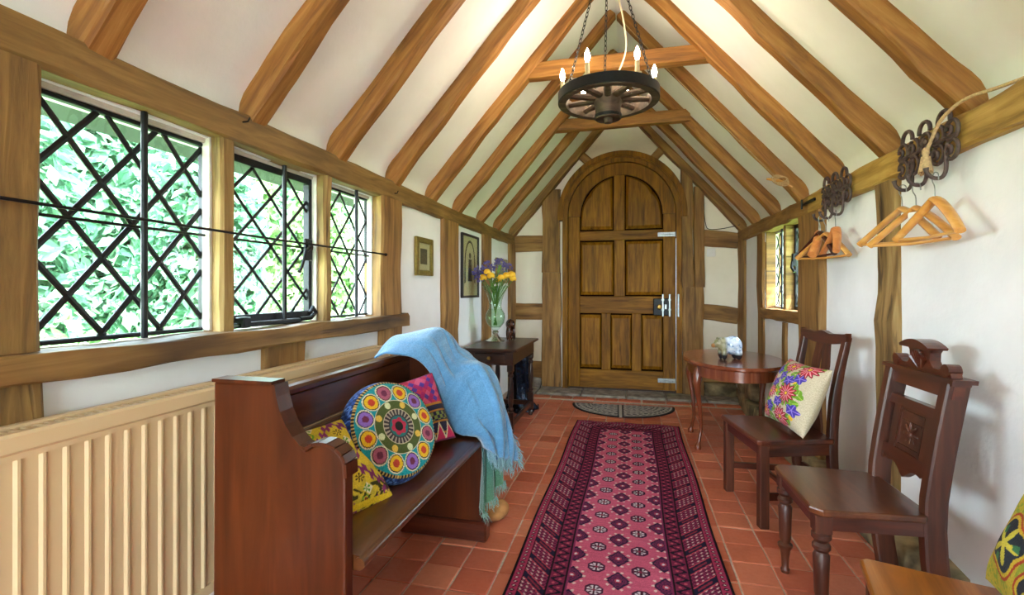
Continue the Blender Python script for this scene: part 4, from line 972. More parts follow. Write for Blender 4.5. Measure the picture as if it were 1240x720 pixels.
# ---------------------------------------------------------------- rug
def rug():
    W, L = 0.80, 2.62; nx, ny = 220, 720
    u = np.linspace(0, W, nx); v = np.linspace(0, L, ny); U, V = np.meshgrid(u, v, indexing='ij')
    C = base(U, '#d0607e')
    nzv = hsh(np.floor(V * 260), 1.0); C += (nzv[..., None] - .5) * 16
    E = np.minimum(np.minimum(U, W - U), np.minimum(V, L - V) + 0.0)       # distance to the edge
    endz = (np.minimum(V, L - V) < np.minimum(U, W - U)); T = np.where(endz, U, V)  # run along border
    b = 0.215; f0, f1 = b, W - b
    field = (E >= b)
    def octa(cx, cy, r, X, Y):
        dx, dy = np.abs(X - cx), np.abs(Y - cy); return np.maximum(np.maximum(dx, dy), (dx + dy) * 0.72) / r
    P = 0.148; cols = [0.312, 0.478]
    vv = V % P
    for cx in cols:
        d = octa(cx, P / 2, 0.034, U, vv); m_ = field & (d < 1.0); put(C, m_, '#231a36'); put(C, field & (d < 0.86), '#5f2344')
        in_ = field & (d < 0.72); put(C, in_, '#e0d2de')
        dx, dy = np.abs(U - cx), np.abs(vv - P / 2); put(C, in_ & ((dx < 0.005) | (dy < 0.005) | (np.abs(dx - dy) < 0.0045) & (d > 0.35)), '#4a1a30'); put(C, field & (d < 0.22), '#8a2c48')
    w_ = (V + P / 2) % P
    for cx in (0.395, 0.225, 0.565):
        dx, dy = np.abs(U - cx), np.abs(w_ - P / 2)
        step = np.floor((dx / 0.048 + dy / 0.058) * 5) / 5
        put(C, field & (step < 1.0), '#2e1e3e'); put(C, field & (step < 0.8) & (((np.floor(dx * 220) + np.floor(dy * 220)) % 2) == 0), '#86305a')
        put(C, field & (np.hypot(dx, dy) < 0.013), '#b8405a'); put(C, field & (np.hypot(dx, dy) < 0.006), '#e0d2de')
        for sx, sy in ((0.038, 0.03), (0.014, 0.052), (0.045, 0.0)): put(C, field & (np.hypot(dx - sx, dy - sy) < 0.006), '#e6c9c4')
    # borders
    def band(e0, e1): return (E >= e0) & (E < e1)
    put(C, band(0, 0.012), '#160f16')
    g = band(0.012, 0.045); put(C, g, '#a43356'); tt = T % 0.026
    put(C, g & (np.abs(E - 0.028) + np.abs(tt - 0.013) < 0.010), '#2a1526'); put(C, g & (np.abs(E - 0.028) + np.abs(tt - 0.013) < 0.0045), '#e3c3bd')
    put(C, band(0.045, 0.051), '#160f16')
    g = band(0.051, 0.142); put(C, g, '#5c1b3a'); k = ((T + (E - 0.05) * 1.15) % 0.13) / 0.13
    put(C, g & (k < 0.30), '#1e1a34'); put(C, g & (np.abs(k - 0.15) < 0.05) & (np.abs(E - 0.096) < 0.03), '#8a2c40')
    lat = ((np.floor(T * 95) + np.floor(E * 95)) % 2 == 0); put(C, g & (k >= 0.36) & (k < 0.94) & lat, '#8c2f54')
    put(C, g & (k >= 0.36) & (k < 0.94) & (np.hypot((k * 0.13) % 0.022 - 0.011, E % 0.022 - 0.011) < 0.0042), '#dcc0ba')
    put(C, g & (np.abs(k - 0.33) < 0.03), '#c0485c'); put(C, g & (np.abs(k - 0.97) < 0.03), '#c0485c')
    put(C, band(0.142, 0.148), '#160f16')
    g = band(0.148, 0.203); put(C, g, '#7c2748'); k = (T % 0.052) / 0.052; e = (E - 0.148) / 0.055
    put(C, g & (np.abs(e - 0.5 - 0.32 * np.sin(k * 2 * PI)) < 0.15), '#1c1424'); put(C, g & (np.hypot((k - 0.25) * 0.9, e - 0.3) < 0.10), '#c85468'); put(C, g & (np.hypot((k - 0.75) * 0.9, e - 0.7) < 0.10), '#c85468')
    put(C, band(0.203, 0.210), '#160f16'); put(C, band(0.210, 0.216), '#86305a')
    C *= (0.93 + 0.14 * hsh(np.floor(U * 300), np.floor(V * 300)))[..., None]
    C = np.clip(C, 0, 255)
    Z = 0.0085 + 0.0012 * np.sin(V * 9 + U * 4) + 0.004 * np.exp(-((L - V) / 0.05) ** 2) * (np.sin(U * 22) * 0.6 + 0.5)
    Z[0, :] = 0.0015; Z[-1, :] = 0.0015; Z[:, 0] = 0.0015; Z[:, -1] = 0.0015
    wob = 0.004 * np.sin(V * 5.0)
    P3 = np.stack([U - W / 2 + wob, V - L / 2, Z], -1)
    root = empty('runner_rug', (-0.04, 2.70, 0.0), math.radians(-0.3), 'red and navy patterned runner rug on the terracotta floor', 'rug')
    me = grid_mesh('pile', P3, C); me.materials.append(M['rug']); link('pile', me, root)
    part('backing', 'mortar', root, lambda m: m.box(-W / 2 + .006, W / 2 - .006, -L / 2 + .005, L / 2 - .005, 0.0008, 0.0055))
    def fr(m):
        for k in range(120):
            x = -W / 2 + (k + .5) * W / 120 + 0.004 * math.sin(L * 5.0); l = random.uniform(.008, .022)
            m.tube([(x, L / 2 - 0.003, 0.004), (x + random.uniform(-.004, .004), L / 2 + l, 0.0025)], 0.0016, 4)
    o = part('fringe', 'wframe', root, fr); o['kind'] = 'stuff'
rug()
# ---------------------------------------------------------------- door mat
def mat():
    nx, ny = 320, 150; W2, D = 0.462, 0.44
    x = np.linspace(-W2, W2, nx); y = np.linspace(0, 1, ny); X, Yp = np.meshgrid(x, y, indexing='ij')
    depth = D * np.sqrt(np.clip(1 - (X / W2) ** 2, 0.0, 1)) ; Y = -Yp * depth
    r = np.hypot(X / W2, Y / D); a = np.arctan2(Y / D, X / W2)
    C = base(X, '#3f3d40'); lt = '#a69c93'
    kn = (np.sin(X * 62 + 2.0 * np.sin(Y * 45)) * np.sin(Y * 62 + 2.0 * np.sin(X * 40)))
    put(C, (np.abs(kn) < 0.42) & (r < 0.60), lt)
    kn2 = np.sin(a * 22 + np.sin(r * 30) * 1.5) * np.sin(r * 26); put(C, (np.abs(kn2) < 0.42) & (r >= 0.68) & (r < 0.90), lt)
    put(C, (np.abs(r - 0.64) < 0.022), lt); put(C, (np.abs(r - 0.93) < 0.018), lt); put(C, r > 0.955, '#1d1c1e')
    put(C, (np.abs(X + 0.02) < 0.012), lt); put(C, (np.abs(np.abs(X + 0.02) - 0.02) < 0.006), '#2a282a')
    lum = C.mean(-1); Z = 0.006 + 0.004 * (lum > 120) + 0.002 * (r > 0.955)
    Z[:, -1] = 0.001; Z[0] = 0.001; Z[-1] = 0.001; Z[:, 0] = 0.001
    root = empty('door_mat', (-0.075, 4.64, 0.0), math.radians(1.5), 'half round black and grey knotwork door mat before the arched door', 'mat')
    me = grid_mesh('mat_top', np.stack([X, Y, Z], -1), C); me.materials.append(M['matrub']); link('mat_top', me, root)
mat()

# ---------------------------------------------------------------- chairs (local: x front->back, y width)
def trap(f, b, d, o=0.0): return [(-o, -f - o), (-o, f + o), (d + o, b + o), (d + o, -b - o)]
def seat_part(root, name, mat, f, b, d, z0, z1, o, ch=0.014):
    pl = []
    P = [Vector(p) for p in trap(f, b, d, o)]
    for i in range(4):
        a, p, q = P[i - 1], P[i], P[(i + 1) % 4]
        pl += [tuple(p + (a - p).normalized() * ch), tuple(p + (q - p).normalized() * ch)]
    ob = part(name, mat, root, lambda m: m.prism(pl, 'Z', z0, z1))
    bv = ob.modifiers.new('bevel', 'BEVEL'); bv.width = 0.006; bv.segments = 2; bv.limit_method = 'ANGLE'; bv.angle_limit = math.radians(60); return ob
# splat back chair
c2 = empty('dining_chair', (0.525, 2.612, 0.0), math.radians(10), 'dark mahogany dining chair with a pierced vase splat and plank seat', 'chair')
f, b, d = 0.225, 0.182, 0.345
seat_part(c2, 'seat', 'mahog_y', f, b, d - 0.01, 0.378, 0.402, 0.012)
for s in (-1, 1):
    part('leg', 'mahog_z', c2, lambda m: m.cbox(0.0, 0.042, s * f - (0.042 if s > 0 else 0), s * f + (0 if s > 0 else 0.042), 0.0, 0.378, 0.004))
    part('back_post', 'mahog_z', c2, lambda m: sweep(m, smooth_path([(0.385, s * (b - .018), 0.0), (0.352, s * (b - .018), 0.2), (0.345, s * (b - .018), 0.40), (0.36, s * (b - .014), 0.62), (0.405, s * (b - .006), 0.862)], 14), 0.034, [0.038] * 10 + [0.034, 0.03, 0.027, 0.025]), True)
    part('side_rail', 'mahog', c2, lambda m: m.prism([(0.04, s * (f - .004)), (0.04, s * (f - .026)), (d - .005, s * (b - .03)), (d - .005, s * (b - .006))], 'Z', 0.325, 0.378))
    part('stretcher', 'mahog', c2, lambda m: m.prism([(0.04, s * (f - .012)), (0.04, s * (f - .030)), (d + .02, s * (b - .03)), (d + .02, s * (b - .012))], 'Z', 0.125, 0.155))
part('front_rail', 'mahog_y', c2, lambda m: m.cbox(0.006, 0.028, -f + .042, f - .042, 0.325, 0.378, 0.003))
part('back_rail', 'mahog_y', c2, lambda m: m.cbox(0.335, 0.36, -b + .03, b - .03, 0.325, 0.378, 0.003))
part('stretcher', 'mahog_y', c2, lambda m: m.cbox(0.17, 0.19, -0.19, 0.19, 0.128, 0.152, 0.003))
part('stretcher', 'mahog_y', c2, lambda m: m.cbox(0.365, 0.383, -b + .03, b - .03, 0.155, 0.185, 0.003))
def crest(m):
    top = []; bot = []
    for i in range(25):
        t = -1 + 2 * i / 24; y = t * (b + 0.012)
        top.append((y, 0.868 + 0.012 * math.cos(t * PI * 1.5) ** 2 * (1 if abs(t) < .35 else .3) + 0.012 * abs(t) ** 6)); bot.append((y, 0.828 - 0.012 * math.cos(t * PI / 2) + 0.014 * abs(t) ** 3))
    m.prism(top + bot[::-1], 'X', 0.388, 0.412)
part('crest_rail', 'mahog_y', c2, crest)
def splat(m):
    h = [(0.385, 0.055), (0.42, 0.06), (0.47, 0.048), (0.53, 0.036), (0.58, 0.04), (0.66, 0.066), (0.72, 0.07), (0.78, 0.058), (0.83, 0.05)]
    def xx(z): return 0.352 + 0.045 * max(0, (z - 0.42) / 0.42) ** 1.5
    def hole(z): return 0.0 if (z < 0.46 or z > 0.80) else 0.004 + 0.014 * math.sin((z - .46) / .34 * PI)
    zs = np.linspace(0.385, 0.83, 28); w = np.interp(zs, [p[0] for p in h], [p[1] for p in h])
    for i in range(27):
        for s in (-1, 1):
            ya0, ya1, yb0, yb1 = s * hole(zs[i]), s * w[i], s * hole(zs[i + 1]), s * w[i + 1]; xa, xb = xx(zs[i]), xx(zs[i + 1])
            m.add([(xa, ya0, zs[i]), (xa, ya1, zs[i]), (xb, yb1, zs[i + 1]), (xb, yb0, zs[i + 1]), (xa + .012, ya0, zs[i]), (xa + .012, ya1, zs[i]), (xb + .012, yb1, zs[i + 1]), (xb + .012, yb0, zs[i + 1])],
                  [(0, 1, 2, 3), (7, 6, 5, 4), (0, 4, 5, 1), (1, 5, 6, 2), (2, 6, 7, 3), (3, 7, 4, 0)])
part('splat', 'mahog_z', c2, splat)
# carved back hall chair
c3 = empty('hall_chair', (0.548, 1.884, 0.0), math.radians(1), 'dark hall chair with turned front legs and a carved panel back', 'chair')
f, b, d = 0.199, 0.178, 0.33
seat_part(c3, 'seat', 'seat3', f, b, d - 0.005, 0.380, 0.402, 0.008, 0.03)
turned = [(.014, 0), (.016, .012), (.012, .02), (.014, .06), (.018, .085), (.026, .10), (.026, .108), (.016, .116), (.02, .13), (.022, .20), (.024, .25), (.018, .262), (.026, .272), (.026, .282), (.018, .292), (.028, .305), (.028, .318), (.02, .326)]
for s in (-1, 1):
    yc = s * (f - 0.026); lg = part('leg', 'mahog_z', c3, lambda m: m.lathe(turned, 18, (0.028, yc, 0)), True, 35)
    part('leg_block', 'mahog_z', lg, lambda m: m.cbox(0.004, 0.052, yc - .024, yc + .024, 0.322, 0.380, 0.003))
    part('back_leg', 'mahog_z', c3, lambda m: sweep(m, smooth_path([(0.375, s * (b - .02), 0.0), (0.345, s * (b - .02), 0.2), (0.335, s * (b - .02), 0.40), (0.36, s * (b - .02), 0.60), (0.395, s * (b - .02), 0.80)], 10), 0.036, 0.060))
    part('side_rail', 'mahog', c3, lambda m: m.prism([(0.05, s * (f - .008)), (0.05, s * (f - .030)), (d - .015, s * (b - .03)), (d - .015, s * (b - .006))], 'Z', 0.335, 0.380))
part('front_rail', 'mahog_y', c3, lambda m: m.cbox(0.008, 0.03, -f + .05, f - .05, 0.335, 0.38, 0.003))
part('back_rail', 'mahog_y', c3, lambda m: m.cbox(0.325, 0.345, -b + .036, b - .036, 0.335, 0.38, 0.003))
def bx(z): return 0.335 + 0.06 * max(0, (z - 0.40) / 0.40) ** 1.15
def lean(m, y0, y1, z0, z1, th=0.02, fr=0.0, c=0.003):
    vs = []
    for z in (z0, z1):
        for y in (y0, y1):
            for t in (fr - th / 2, fr + th / 2): vs.append((bx(z) + t, y, z))
    m.add(vs, [(0, 1, 3, 2), (4, 6, 7, 5), (0, 4, 5, 1), (2, 3, 7, 6), (0, 2, 6, 4), (1, 5, 7, 3)])
iw = b - 0.037
part('top_rail', 'mahog_y', c3, lambda m: (lean(m, -b - 0.002, b + 0.002, 0.752, 0.80, 0.03)))
part('cornice', 'mahog_y', c3, lambda m: (lean(m, -b - 0.02, b + 0.02, 0.80, 0.813, 0.065), lean(m, -b - 0.008, b + 0.008, 0.792, 0.80, 0.05)))
part('mid_rail', 'mahog_y', c3, lambda m: lean(m, -iw, iw, 0.678, 0.708, 0.024))
def lowrail(m):
    n = 30; top = 0.535; pts = []
    for i in range(n + 1):
        t = -1 + 2 * i / n; z = 0.478 + 0.012 * abs(math.sin(t * PI * 1.5)) - 0.024 * math.exp(-(t / 0.3) ** 2) + 0.02 * abs(t) ** 3 - 0.03 * (abs(t) > 0.9)
        pts.append((t * iw, z))
    for i in range(n):
        (ya, za), (yb, zb) = pts[i], pts[i + 1]; vs = []
        for t in (-0.011, 0.011): vs += [(bx(za) + t, ya, za), (bx(zb) + t, yb, zb), (bx(top) + t, yb, top), (bx(top) + t, ya, top)]
        m.add(vs, [(0, 1, 2, 3), (7, 6, 5, 4), (0, 4, 5, 1), (2, 6, 7, 3), (1, 5, 6, 2), (3, 7, 4, 0)])
part('lower_rail', 'mahog_y', c3, lowrail)
for s in (-1, 1): part('panel_stile', 'mahog_z', c3, lambda m: lean(m, s * 0.072, s * 0.108, 0.535, 0.678, 0.022))
pn = part('carved_panel', 'mahog_z', c3, lambda m: lean(m, -0.072, 0.072, 0.535, 0.678, 0.010))
def carving(m):
    zc = 0.606; x = bx(zc) - 0.006
    for s in (-1, 1): lean(m, s * .060, s * .068, .545, .668, .02)
    lean(m, -.06, .06, .66, .668, .02); lean(m, -.06, .06, .545, .553, .02); lean(m, -.055, .055, .630, .636, .018)
    for k in range(8):
        a = k * PI / 4; q = Matrix.Rotation(a, 3, 'X')
        m.ell((x, 0.024 * math.cos(a), zc - .012 + 0.026 * math.sin(a)), (0.006, 0.020, 0.007), 8, 6, q)
    m.ell((x - .002, 0, zc - .012), (.008, .012, .012), 8, 6)
part('rosette', 'mahog_z', pn, carving, True)
def crest3(m):
    x0, x1 = bx(0.83) - 0.018, bx(0.83) + 0.012
    pl = [(-.16, .812), (.16, .812), (.155, .83), (.135, .845), (.115, .838), (.10, .828), (.07, .83), (.056, .85), (.058, .875), (.075, .893), (-.075, .893), (-.058, .875), (-.056, .85), (-.07, .83), (-.10, .828), (-.115, .838), (-.135, .845), (-.155, .83)]
    m.prism(pl, 'X', x0, x1)
cr = part('crest', 'mahog_y', c3, crest3)
def fan(m):
    x = bx(0.85) - 0.02
    for k in range(7):
        a = math.radians(38 + k * 17.3); m.tube([(x, 0.012 * math.cos(a), .822), (x - .008, 0.045 * math.cos(a), .815 + 0.065 * math.sin(a))], [.004, .009], 8)
    top = [(0.083 * t, 0.893 + 0.022 * (1 - t * t)) for t in np.linspace(-1, 1, 11)]
    m.prism(top + [(.078, .886), (-.078, .886)], 'X', x - .022, x + 0.035)
    for s in (-1, 1): m.lathe([(.004, x - .006), (.02, x - .006), (.02, x + .03), (.004, x + .03)], 14, (0, s * .137, .832), 'X')
part('fan_carving', 'mahog_y', cr, fan)
# golden seat chair, cut by the frame
c4 = empty('plank_chair', (0.521, 1.21, 0.0), math.radians(-14), 'golden brown plank seat chair holding the yellow crewel cushion', 'chair')
f, b, d = 0.20, 0.18, 0.36
seat_part(c4, 'seat', 'seat4', f, b, d, 0.380, 0.402, 0.008)
for s in (-1, 1):
    part('leg', 'mahog_z', c4, lambda m: m.cbox(0.004, 0.046, s * (f - .024) - .02, s * (f - .024) + .02, 0.0, 0.380, 0.004))
    part('back_post', 'mahog_z', c4, lambda m: sweep(m, smooth_path([(0.40, s * (b - .02), 0.0), (0.365, s * (b - .02), 0.25), (0.36, s * (b - .02), 0.42), (0.40, s * (b - .02), 0.84)], 10), 0.034, 0.04))
    part('side_rail', 'mahog', c4, lambda m: m.prism([(0.046, s * (f - .006)), (0.046, s * (f - .028)), (d - .01, s * (b - .03)), (d - .01, s * (b - .006))], 'Z', 0.325, 0.380))
part('front_rail', 'mahog_y', c4, lambda m: m.cbox(0.01, 0.032, -f + .044, f - .044, 0.325, 0.38, 0.003))
for z in (0.60, 0.78): part('back_rail', 'mahog_y', c4, lambda m: m.cbox(0.372 + (z - .6) * .1, 0.39 + (z - .6) * .1, -b + .03, b - .03, z, z + .055, 0.003))

# ---------------------------------------------------------------- oval table
T0 = (0.69, 3.70); TA, TB, TZ = 0.325, 0.50, 0.60
tb = empty('side_table', (T0[0], T0[1], 0), 0, 'oval cherry side table on slender cabriole legs carrying the bear figurine', 'table')
def otop(m):
    vs = []; fs = []; n = 56; pr = [(.985, TZ - .026), (1.0, TZ - .018), (1.0, TZ - .008), (.985, TZ)]
    for r, z in pr:
        for j in range(n): a = 2 * PI * j / n; vs.append((TA * r * math.cos(a), TB * r * math.sin(a), z))
    for i in range(3):
        for j in range(n): fs.append((i * n + j, i * n + (j + 1) % n, (i + 1) * n + (j + 1) % n, (i + 1) * n + j))
    fs += [tuple(range(n - 1, -1, -1)), tuple(3 * n + j for j in range(n))]; m.add(vs, fs)
part('table_top', 'cherry', tb, otop, True, 35)
def oapron(m):
    n = 56; vs = []; fs = []
    for r, z in ((.90, TZ - .026), (.90, TZ - .10), (.87, TZ - .10), (.87, TZ - .026)):
        for j in range(n): a = 2 * PI * j / n; vs.append((TA * r * math.cos(a), TB * r * math.sin(a), z))
    for i in range(4):
        for j in range(n): fs.append((i * n + j, i * n + (j + 1) % n, ((i + 1) % 4) * n + (j + 1) % n, ((i + 1) % 4) * n + j))
    m.add(vs, fs)
part('apron', 'cherry_z', tb, oapron, True, 35)
for a in (-152, 152, -28, 28):
    dx, dy = math.cos(math.radians(a)), math.sin(math.radians(a)); bxx, byy = TA * 0.84 * dx, TB * 0.84 * dy; L = math.hypot(bxx, byy); ux, uy = bxx / L, byy / L
    def cab(m):
        prof = [(0.0, TZ - .05, .026), (0.012, TZ - .10, .030), (0.022, TZ - .15, .027), (0.012, TZ - .22, .019), (-0.008, TZ - .34, .014), (-0.016, TZ - .46, .011), (-0.006, .09, .010), (.004, .045, .012), (.012, .018, .021), (.012, 0.0, .020)]
        pts = smooth_path([(bxx + ux * o, byy + uy * o, z) for o, z, r in prof], 28); rr = np.interp(np.linspace(0, 9, 28), range(10), [p[2] for p in prof])
        m.tube(pts, list(rr), 10)
    part('leg', 'cherry_z', tb, cab, True, 60)
def blob(name, mat, root, balls, vox=0.006):
    m = MB()
    for c, r, *rot in balls: m.ell(c, r, 16, 10, rot[0] if rot else None)
    o = m.build(name, mat, root, True); k = o.modifiers.new('remesh', 'REMESH'); k.mode = 'VOXEL'; k.voxel_size = vox; k.use_smooth_shade = True
    sm = o.modifiers.new('smooth', 'SMOOTH'); sm.factor = 0.6; sm.iterations = 4; return o
def bear_mat():
    m, nt, b = new_mat('bear_glaze_blue')
    v = coords(nt, (1, 1, 1), False); sp = N(nt, 'ShaderNodeSeparateXYZ'); nt.links.new(v, sp.inputs[0])
    f = nz(nt, v, 28, 5, 0.65)
    col = ramp(nt, f, [(0.36, '#3f5a8a'), (0.46, '#c4d6ee'), (0.62, '#f2f6fb')])
    mx = N(nt, 'ShaderNodeMapRange'); mx.inputs['From Min'].default_value = -0.045; mx.inputs['From Max'].default_value = -0.02; nt.links.new(sp.outputs['X'], mx.inputs['Value'])
    col = mixc(nt, mx.outputs[0], ramp(nt, f, [(0.35, '#5f5a3a'), (0.6, '#a09a78')]), col)
    mz = N(nt, 'ShaderNodeMapRange'); mz.inputs['From Min'].default_value = 0.03; mz.inputs['From Max'].default_value = 0.055; nt.links.new(sp.outputs['Z'], mz.inputs['Value'])
    col = mixc(nt, mz.outputs[0], S('#26282a'), col)
    nt.links.new(col, b.inputs['Base Color']); b.inputs['Roughness'].default_value = 0.14; b.inputs['Coat Weight'].default_value = 0.6
    return m
M['bear'] = bear_mat()
bear = empty('bear_figurine', (0.655, 3.60, TZ), math.radians(14), 'glazed blue and white bear figurine with a tan snout on the oval table', 'figurine')
blob('bear_body', 'bear', bear, [((.022, 0, .095), (.066, .052, .066)), ((-.03, 0, .10), (.045, .045, .052)), ((-.068, 0, .112), (.034, .032, .034)), ((-.072, .022, .142), (.010, .008, .012)), ((-.072, -.022, .142), (.010, .008, .012)), ((-.095, 0, .098), (.02, .018, .018)),
      ((-.045, .028, .045), (.021, .02, .047)), ((-.045, -.028, .045), (.021, .02, .047)), ((.052, .03, .045), (.025, .022, .047)), ((.052, -.03, .045), (.025, .022, .047))], 0.005)
part('snout', 'tan', bear, lambda m: m.ell((-.108, 0, .095), (.016, .016, .015), 12, 8), True)

# ---------------------------------------------------------------- console table
ct = empty('console_table', (-0.985, 3.75, 0), 0, 'dark oak console table with turned legs and one drawer carrying the flower vase', 'table')
wpart('table_top', 'darkoak', ct, lambda m: m.cbox(-1.19, -0.78, 3.33, 4.17, 0.636, 0.656, 0.005))
wpart('frieze', 'darkoak', ct, lambda m: m.cbox(-1.155, -0.815, 3.368, 4.135, 0.535, 0.636, 0.003))
dr = wpart('drawer_front', 'darkoak', ct, lambda m: m.cbox(-1.10, -0.87, 3.356, 3.372, 0.552, 0.622, 0.005))
wpart('drawer_knob', 'brass', ct, lambda m: m.lathe([(.004, 3.358), (.006, 3.345), (.014, 3.338), (.012, 3.328), (.003, 3.325)], 12, (-0.985, 0, 0.588), 'Y'), True, parent=dr)
tp = [(.02, .195), (.014, .205), (.022, .215), (.022, .225), (.014, .235), (.018, .26), (.023, .33), (.020, .40), (.014, .445), (.022, .455), (.022, .465), (.014, .475), (.022, .49), (.02, .50)]
for x in (-1.132, -0.838):
    for y in (3.391, 4.112):
        lg = wpart('leg', 'darkoak', ct, lambda m: m.lathe(tp, 14, (x, y, 0)), True, 35)
        wpart('leg_block', 'darkoak', ct, lambda m: m.cbox(x - .022, x + .022, y - .022, y + .022, 0.49, 0.535, 0.002), parent=lg)
        wpart('foot_block', 'darkoak', ct, lambda m: (m.cbox(x - .022, x + .022, y - .022, y + .022, 0.05, 0.20, 0.002), m.lathe([(.012, .05), (.02, .035), (.02, .015), (.014, 0)], 12, (x, y, 0))), parent=lg)
for x in (-1.132, -0.838): wpart('stretcher', 'darkoak', ct, lambda m: m.cbox(x - .012, x + .012, 3.413, 4.09, 0.085, 0.125, 0.003))
for y in (3.391, 4.112): wpart('stretcher', 'darkoak', ct, lambda m: m.cbox(-1.11, -0.86, y - .012, y + .012, 0.085, 0.125, 0.003))
# vase and flowers
VX, VY, VZ = -1.075, 3.83, 0.656
vase = empty('vase', (VX, VY, VZ), 0, 'tall clear green glass vase on a silvered foot standing on the console', 'vase')
outer_p = [(.018, .085), (.045, .115), (.072, .15), (.082, .19), (.078, .225), (.058, .262), (.05, .285), (.055, .33), (.075, .39), (.105, .445), (.112, .452)]
part('glass_bowl', 'vaseglass', vase, lambda m: m.lathe(outer_p + [(r - .004, z + .0005) for r, z in reversed(outer_p)][:-1] , 28), True, 60)
part('foot', 'silver', vase, lambda m: m.lathe([(.078, 0), (.08, .006), (.05, .02), (.028, .045), (.018, .06), (.026, .07), (.03, .078), (.02, .086), (.018, .09)], 24), True, 60)
part('water', glass_mat('vase_water', (0.90, 0.97, 0.88, 1), 0.05), vase, lambda m: m.lathe([(.04, .115), (.066, .15), (.075, .19), (.071, .225), (.05, .262)], 24), True, 60)
def flower(kind, dx, dy, h, label, sz, tip=0.0):
    root = empty('yellow_flower' if kind == 'y' else 'purple_flower' if kind == 'p' else 'leaf_spray', (VX, VY, VZ + .13), 0, label, 'flower' if kind != 'l' else 'foliage', {'y': 'yellow blooms in the vase', 'p': 'purple blooms in the vase', 'l': 'leaves in the vase'}[kind])
    top = Vector((dx, dy, h)); mid = Vector((dx * .22, dy * .22, h * .55))
    part('stem', 'stem', root, lambda m: m.tube(smooth_path([(dx * -.1, dy * -.1, 0), mid, top], 10), 0.0035, 6), True)
    rs = random.Random(int((dx + 2) * 1000 + dy * 77))
    def bloom(m):
        if kind == 'y':
            for k in range(16):
                zz = 1 - 1.25 * (k + .5) / 16; a = k * 2.4; rr_ = math.sqrt(max(0, 1 - zz * zz)); d_ = Vector((rr_ * math.cos(a), rr_ * math.sin(a), zz)); q = d_.to_track_quat('Z', 'Y').to_matrix()
                m.ell(top + d_ * sz * .62, (sz * .48, sz * .40, sz * .16), 8, 5, q)
        elif kind == 'p':
            for k in range(34):
                d_ = Vector((rs.gauss(0, 1), rs.gauss(0, 1), rs.gauss(0, 1) + .25)).normalized(); e = top + d_ * sz
                m.tube([top, e], 0.0012, 3); q = d_.to_track_quat('X', 'Z').to_matrix(); m.ell(e, (sz * .26, sz * .13, sz * .13), 6, 5, q)
        else:
            for k in range(5):
                p = mid.lerp(top, .3 + k * .17); d_ = Vector((rs.uniform(-1, 1), rs.uniform(-1, 1), rs.uniform(.2, .9))).normalized(); q = d_.to_track_quat('X', 'Z').to_matrix()
                m.ell(p + d_ * sz * .8, (sz, sz * .28, sz * .05), 8, 5, q)
    part('bloom' if kind != 'l' else 'leaf_blades', {'y': 'yellow', 'p': 'purple', 'l': 'leafg'}[kind], root, bloom, True, 60)
YL = 'yellow open flower in the tall glass vase'; PL = 'purple spiky round flower head in the tall glass vase'; LL = 'green leaf spray in the tall glass vase'
for dx, dy, h, sz in ((-.02, -.06, .40, .040), (.055, -.03, .385, .036), (.095, .0, .40, .042), (.13, .02, .405, .045), (.02, .02, .37, .036), (-.085, -.06, .385, .040), (.155, -.02, .375, .034), (-.045, -.08, .43, .036)): flower('y', dx, dy, h, YL, sz)
for dx, dy, h, sz in ((-.115, -.05, .43, .055), (-.06, .0, .47, .05), (.02, .04, .50, .045), (-.14, .0, .40, .045), (.085, .06, .47, .04)): flower('p', dx, dy, h, PL, sz)
for dx, dy, h, sz in ((.03, -.02, .43, .05), (.07, .05, .42, .045), (-.05, .03, .40, .05), (-.0, -.07, .36, .045)): flower('l', dx, dy, h, LL, sz)
fig = empty('animal_figurine', (-0.965, 3.90, 0.656), math.radians(-60), 'dark brown glazed animal figurine standing beside the vase', 'figurine')
blob('animal_body', 'bronze', fig, [((0, 0, .135), (.058, .038, .046)), ((-.05, 0, .13), (.03, .026, .036)), ((-.066, 0, .09), (.014, .014, .04)), ((-.028, .018, .06), (.014, .013, .062)), ((-.028, -.018, .06), (.014, .013, .062)), ((.034, .02, .06), (.015, .014, .062)), ((.034, -.02, .06), (.015, .014, .062))], 0.006)
# blue black stand under the console
st = empty('metal_stand', (-0.985, 4.30, 0), 0, 'glossy blue black fluted metal stand with a flared foot behind the console', 'stand')
def flut(m):
    pr = [(.165, 0), (.165, .012), (.15, .03), (.125, .06), (.105, .10), (.092, .17), (.088, .26), (.09, .36), (.098, .44), (.108, .47), (.10, .475), (.085, .44)]
    n = 64; vs = []; fs = []
    for r, z in pr:
        for j in range(n):
            a = 2 * PI * j / n; k = r * (1 + .10 * math.sin(a * 8 + z * 5) * (1 if z < .46 else .3)); vs.append((k * math.cos(a), k * math.sin(a), z))
    for i in range(len(pr) - 1):
        for j in range(n): fs.append((i * n + j, i * n + (j + 1) % n, (i + 1) * n + (j + 1) % n, (i + 1) * n + j))
    fs += [tuple(range(n - 1, -1, -1)), tuple((len(pr) - 1) * n + j for j in range(n))]; m.add(vs, fs)
part('fluted_body', 'bluemetal', st, flut, True, 70)
def scrolls(m):
    for k in range(8):
        a = k * PI / 4 + .2; c = Vector((.165 * math.cos(a), .165 * math.sin(a), .022)); t = Vector((-math.sin(a), math.cos(a), 0))
        m.tube([c + t * (.022 * math.cos(q)) + Vector((math.cos(a) * .008, math.sin(a) * .008, .018 * math.sin(q))) for q in np.linspace(0, 2 * PI, 13)[:-1]], .0055, 6, closed=True)
part('scroll_feet', 'bluemetal', st, scrolls, True)['kind'] = 'stuff'

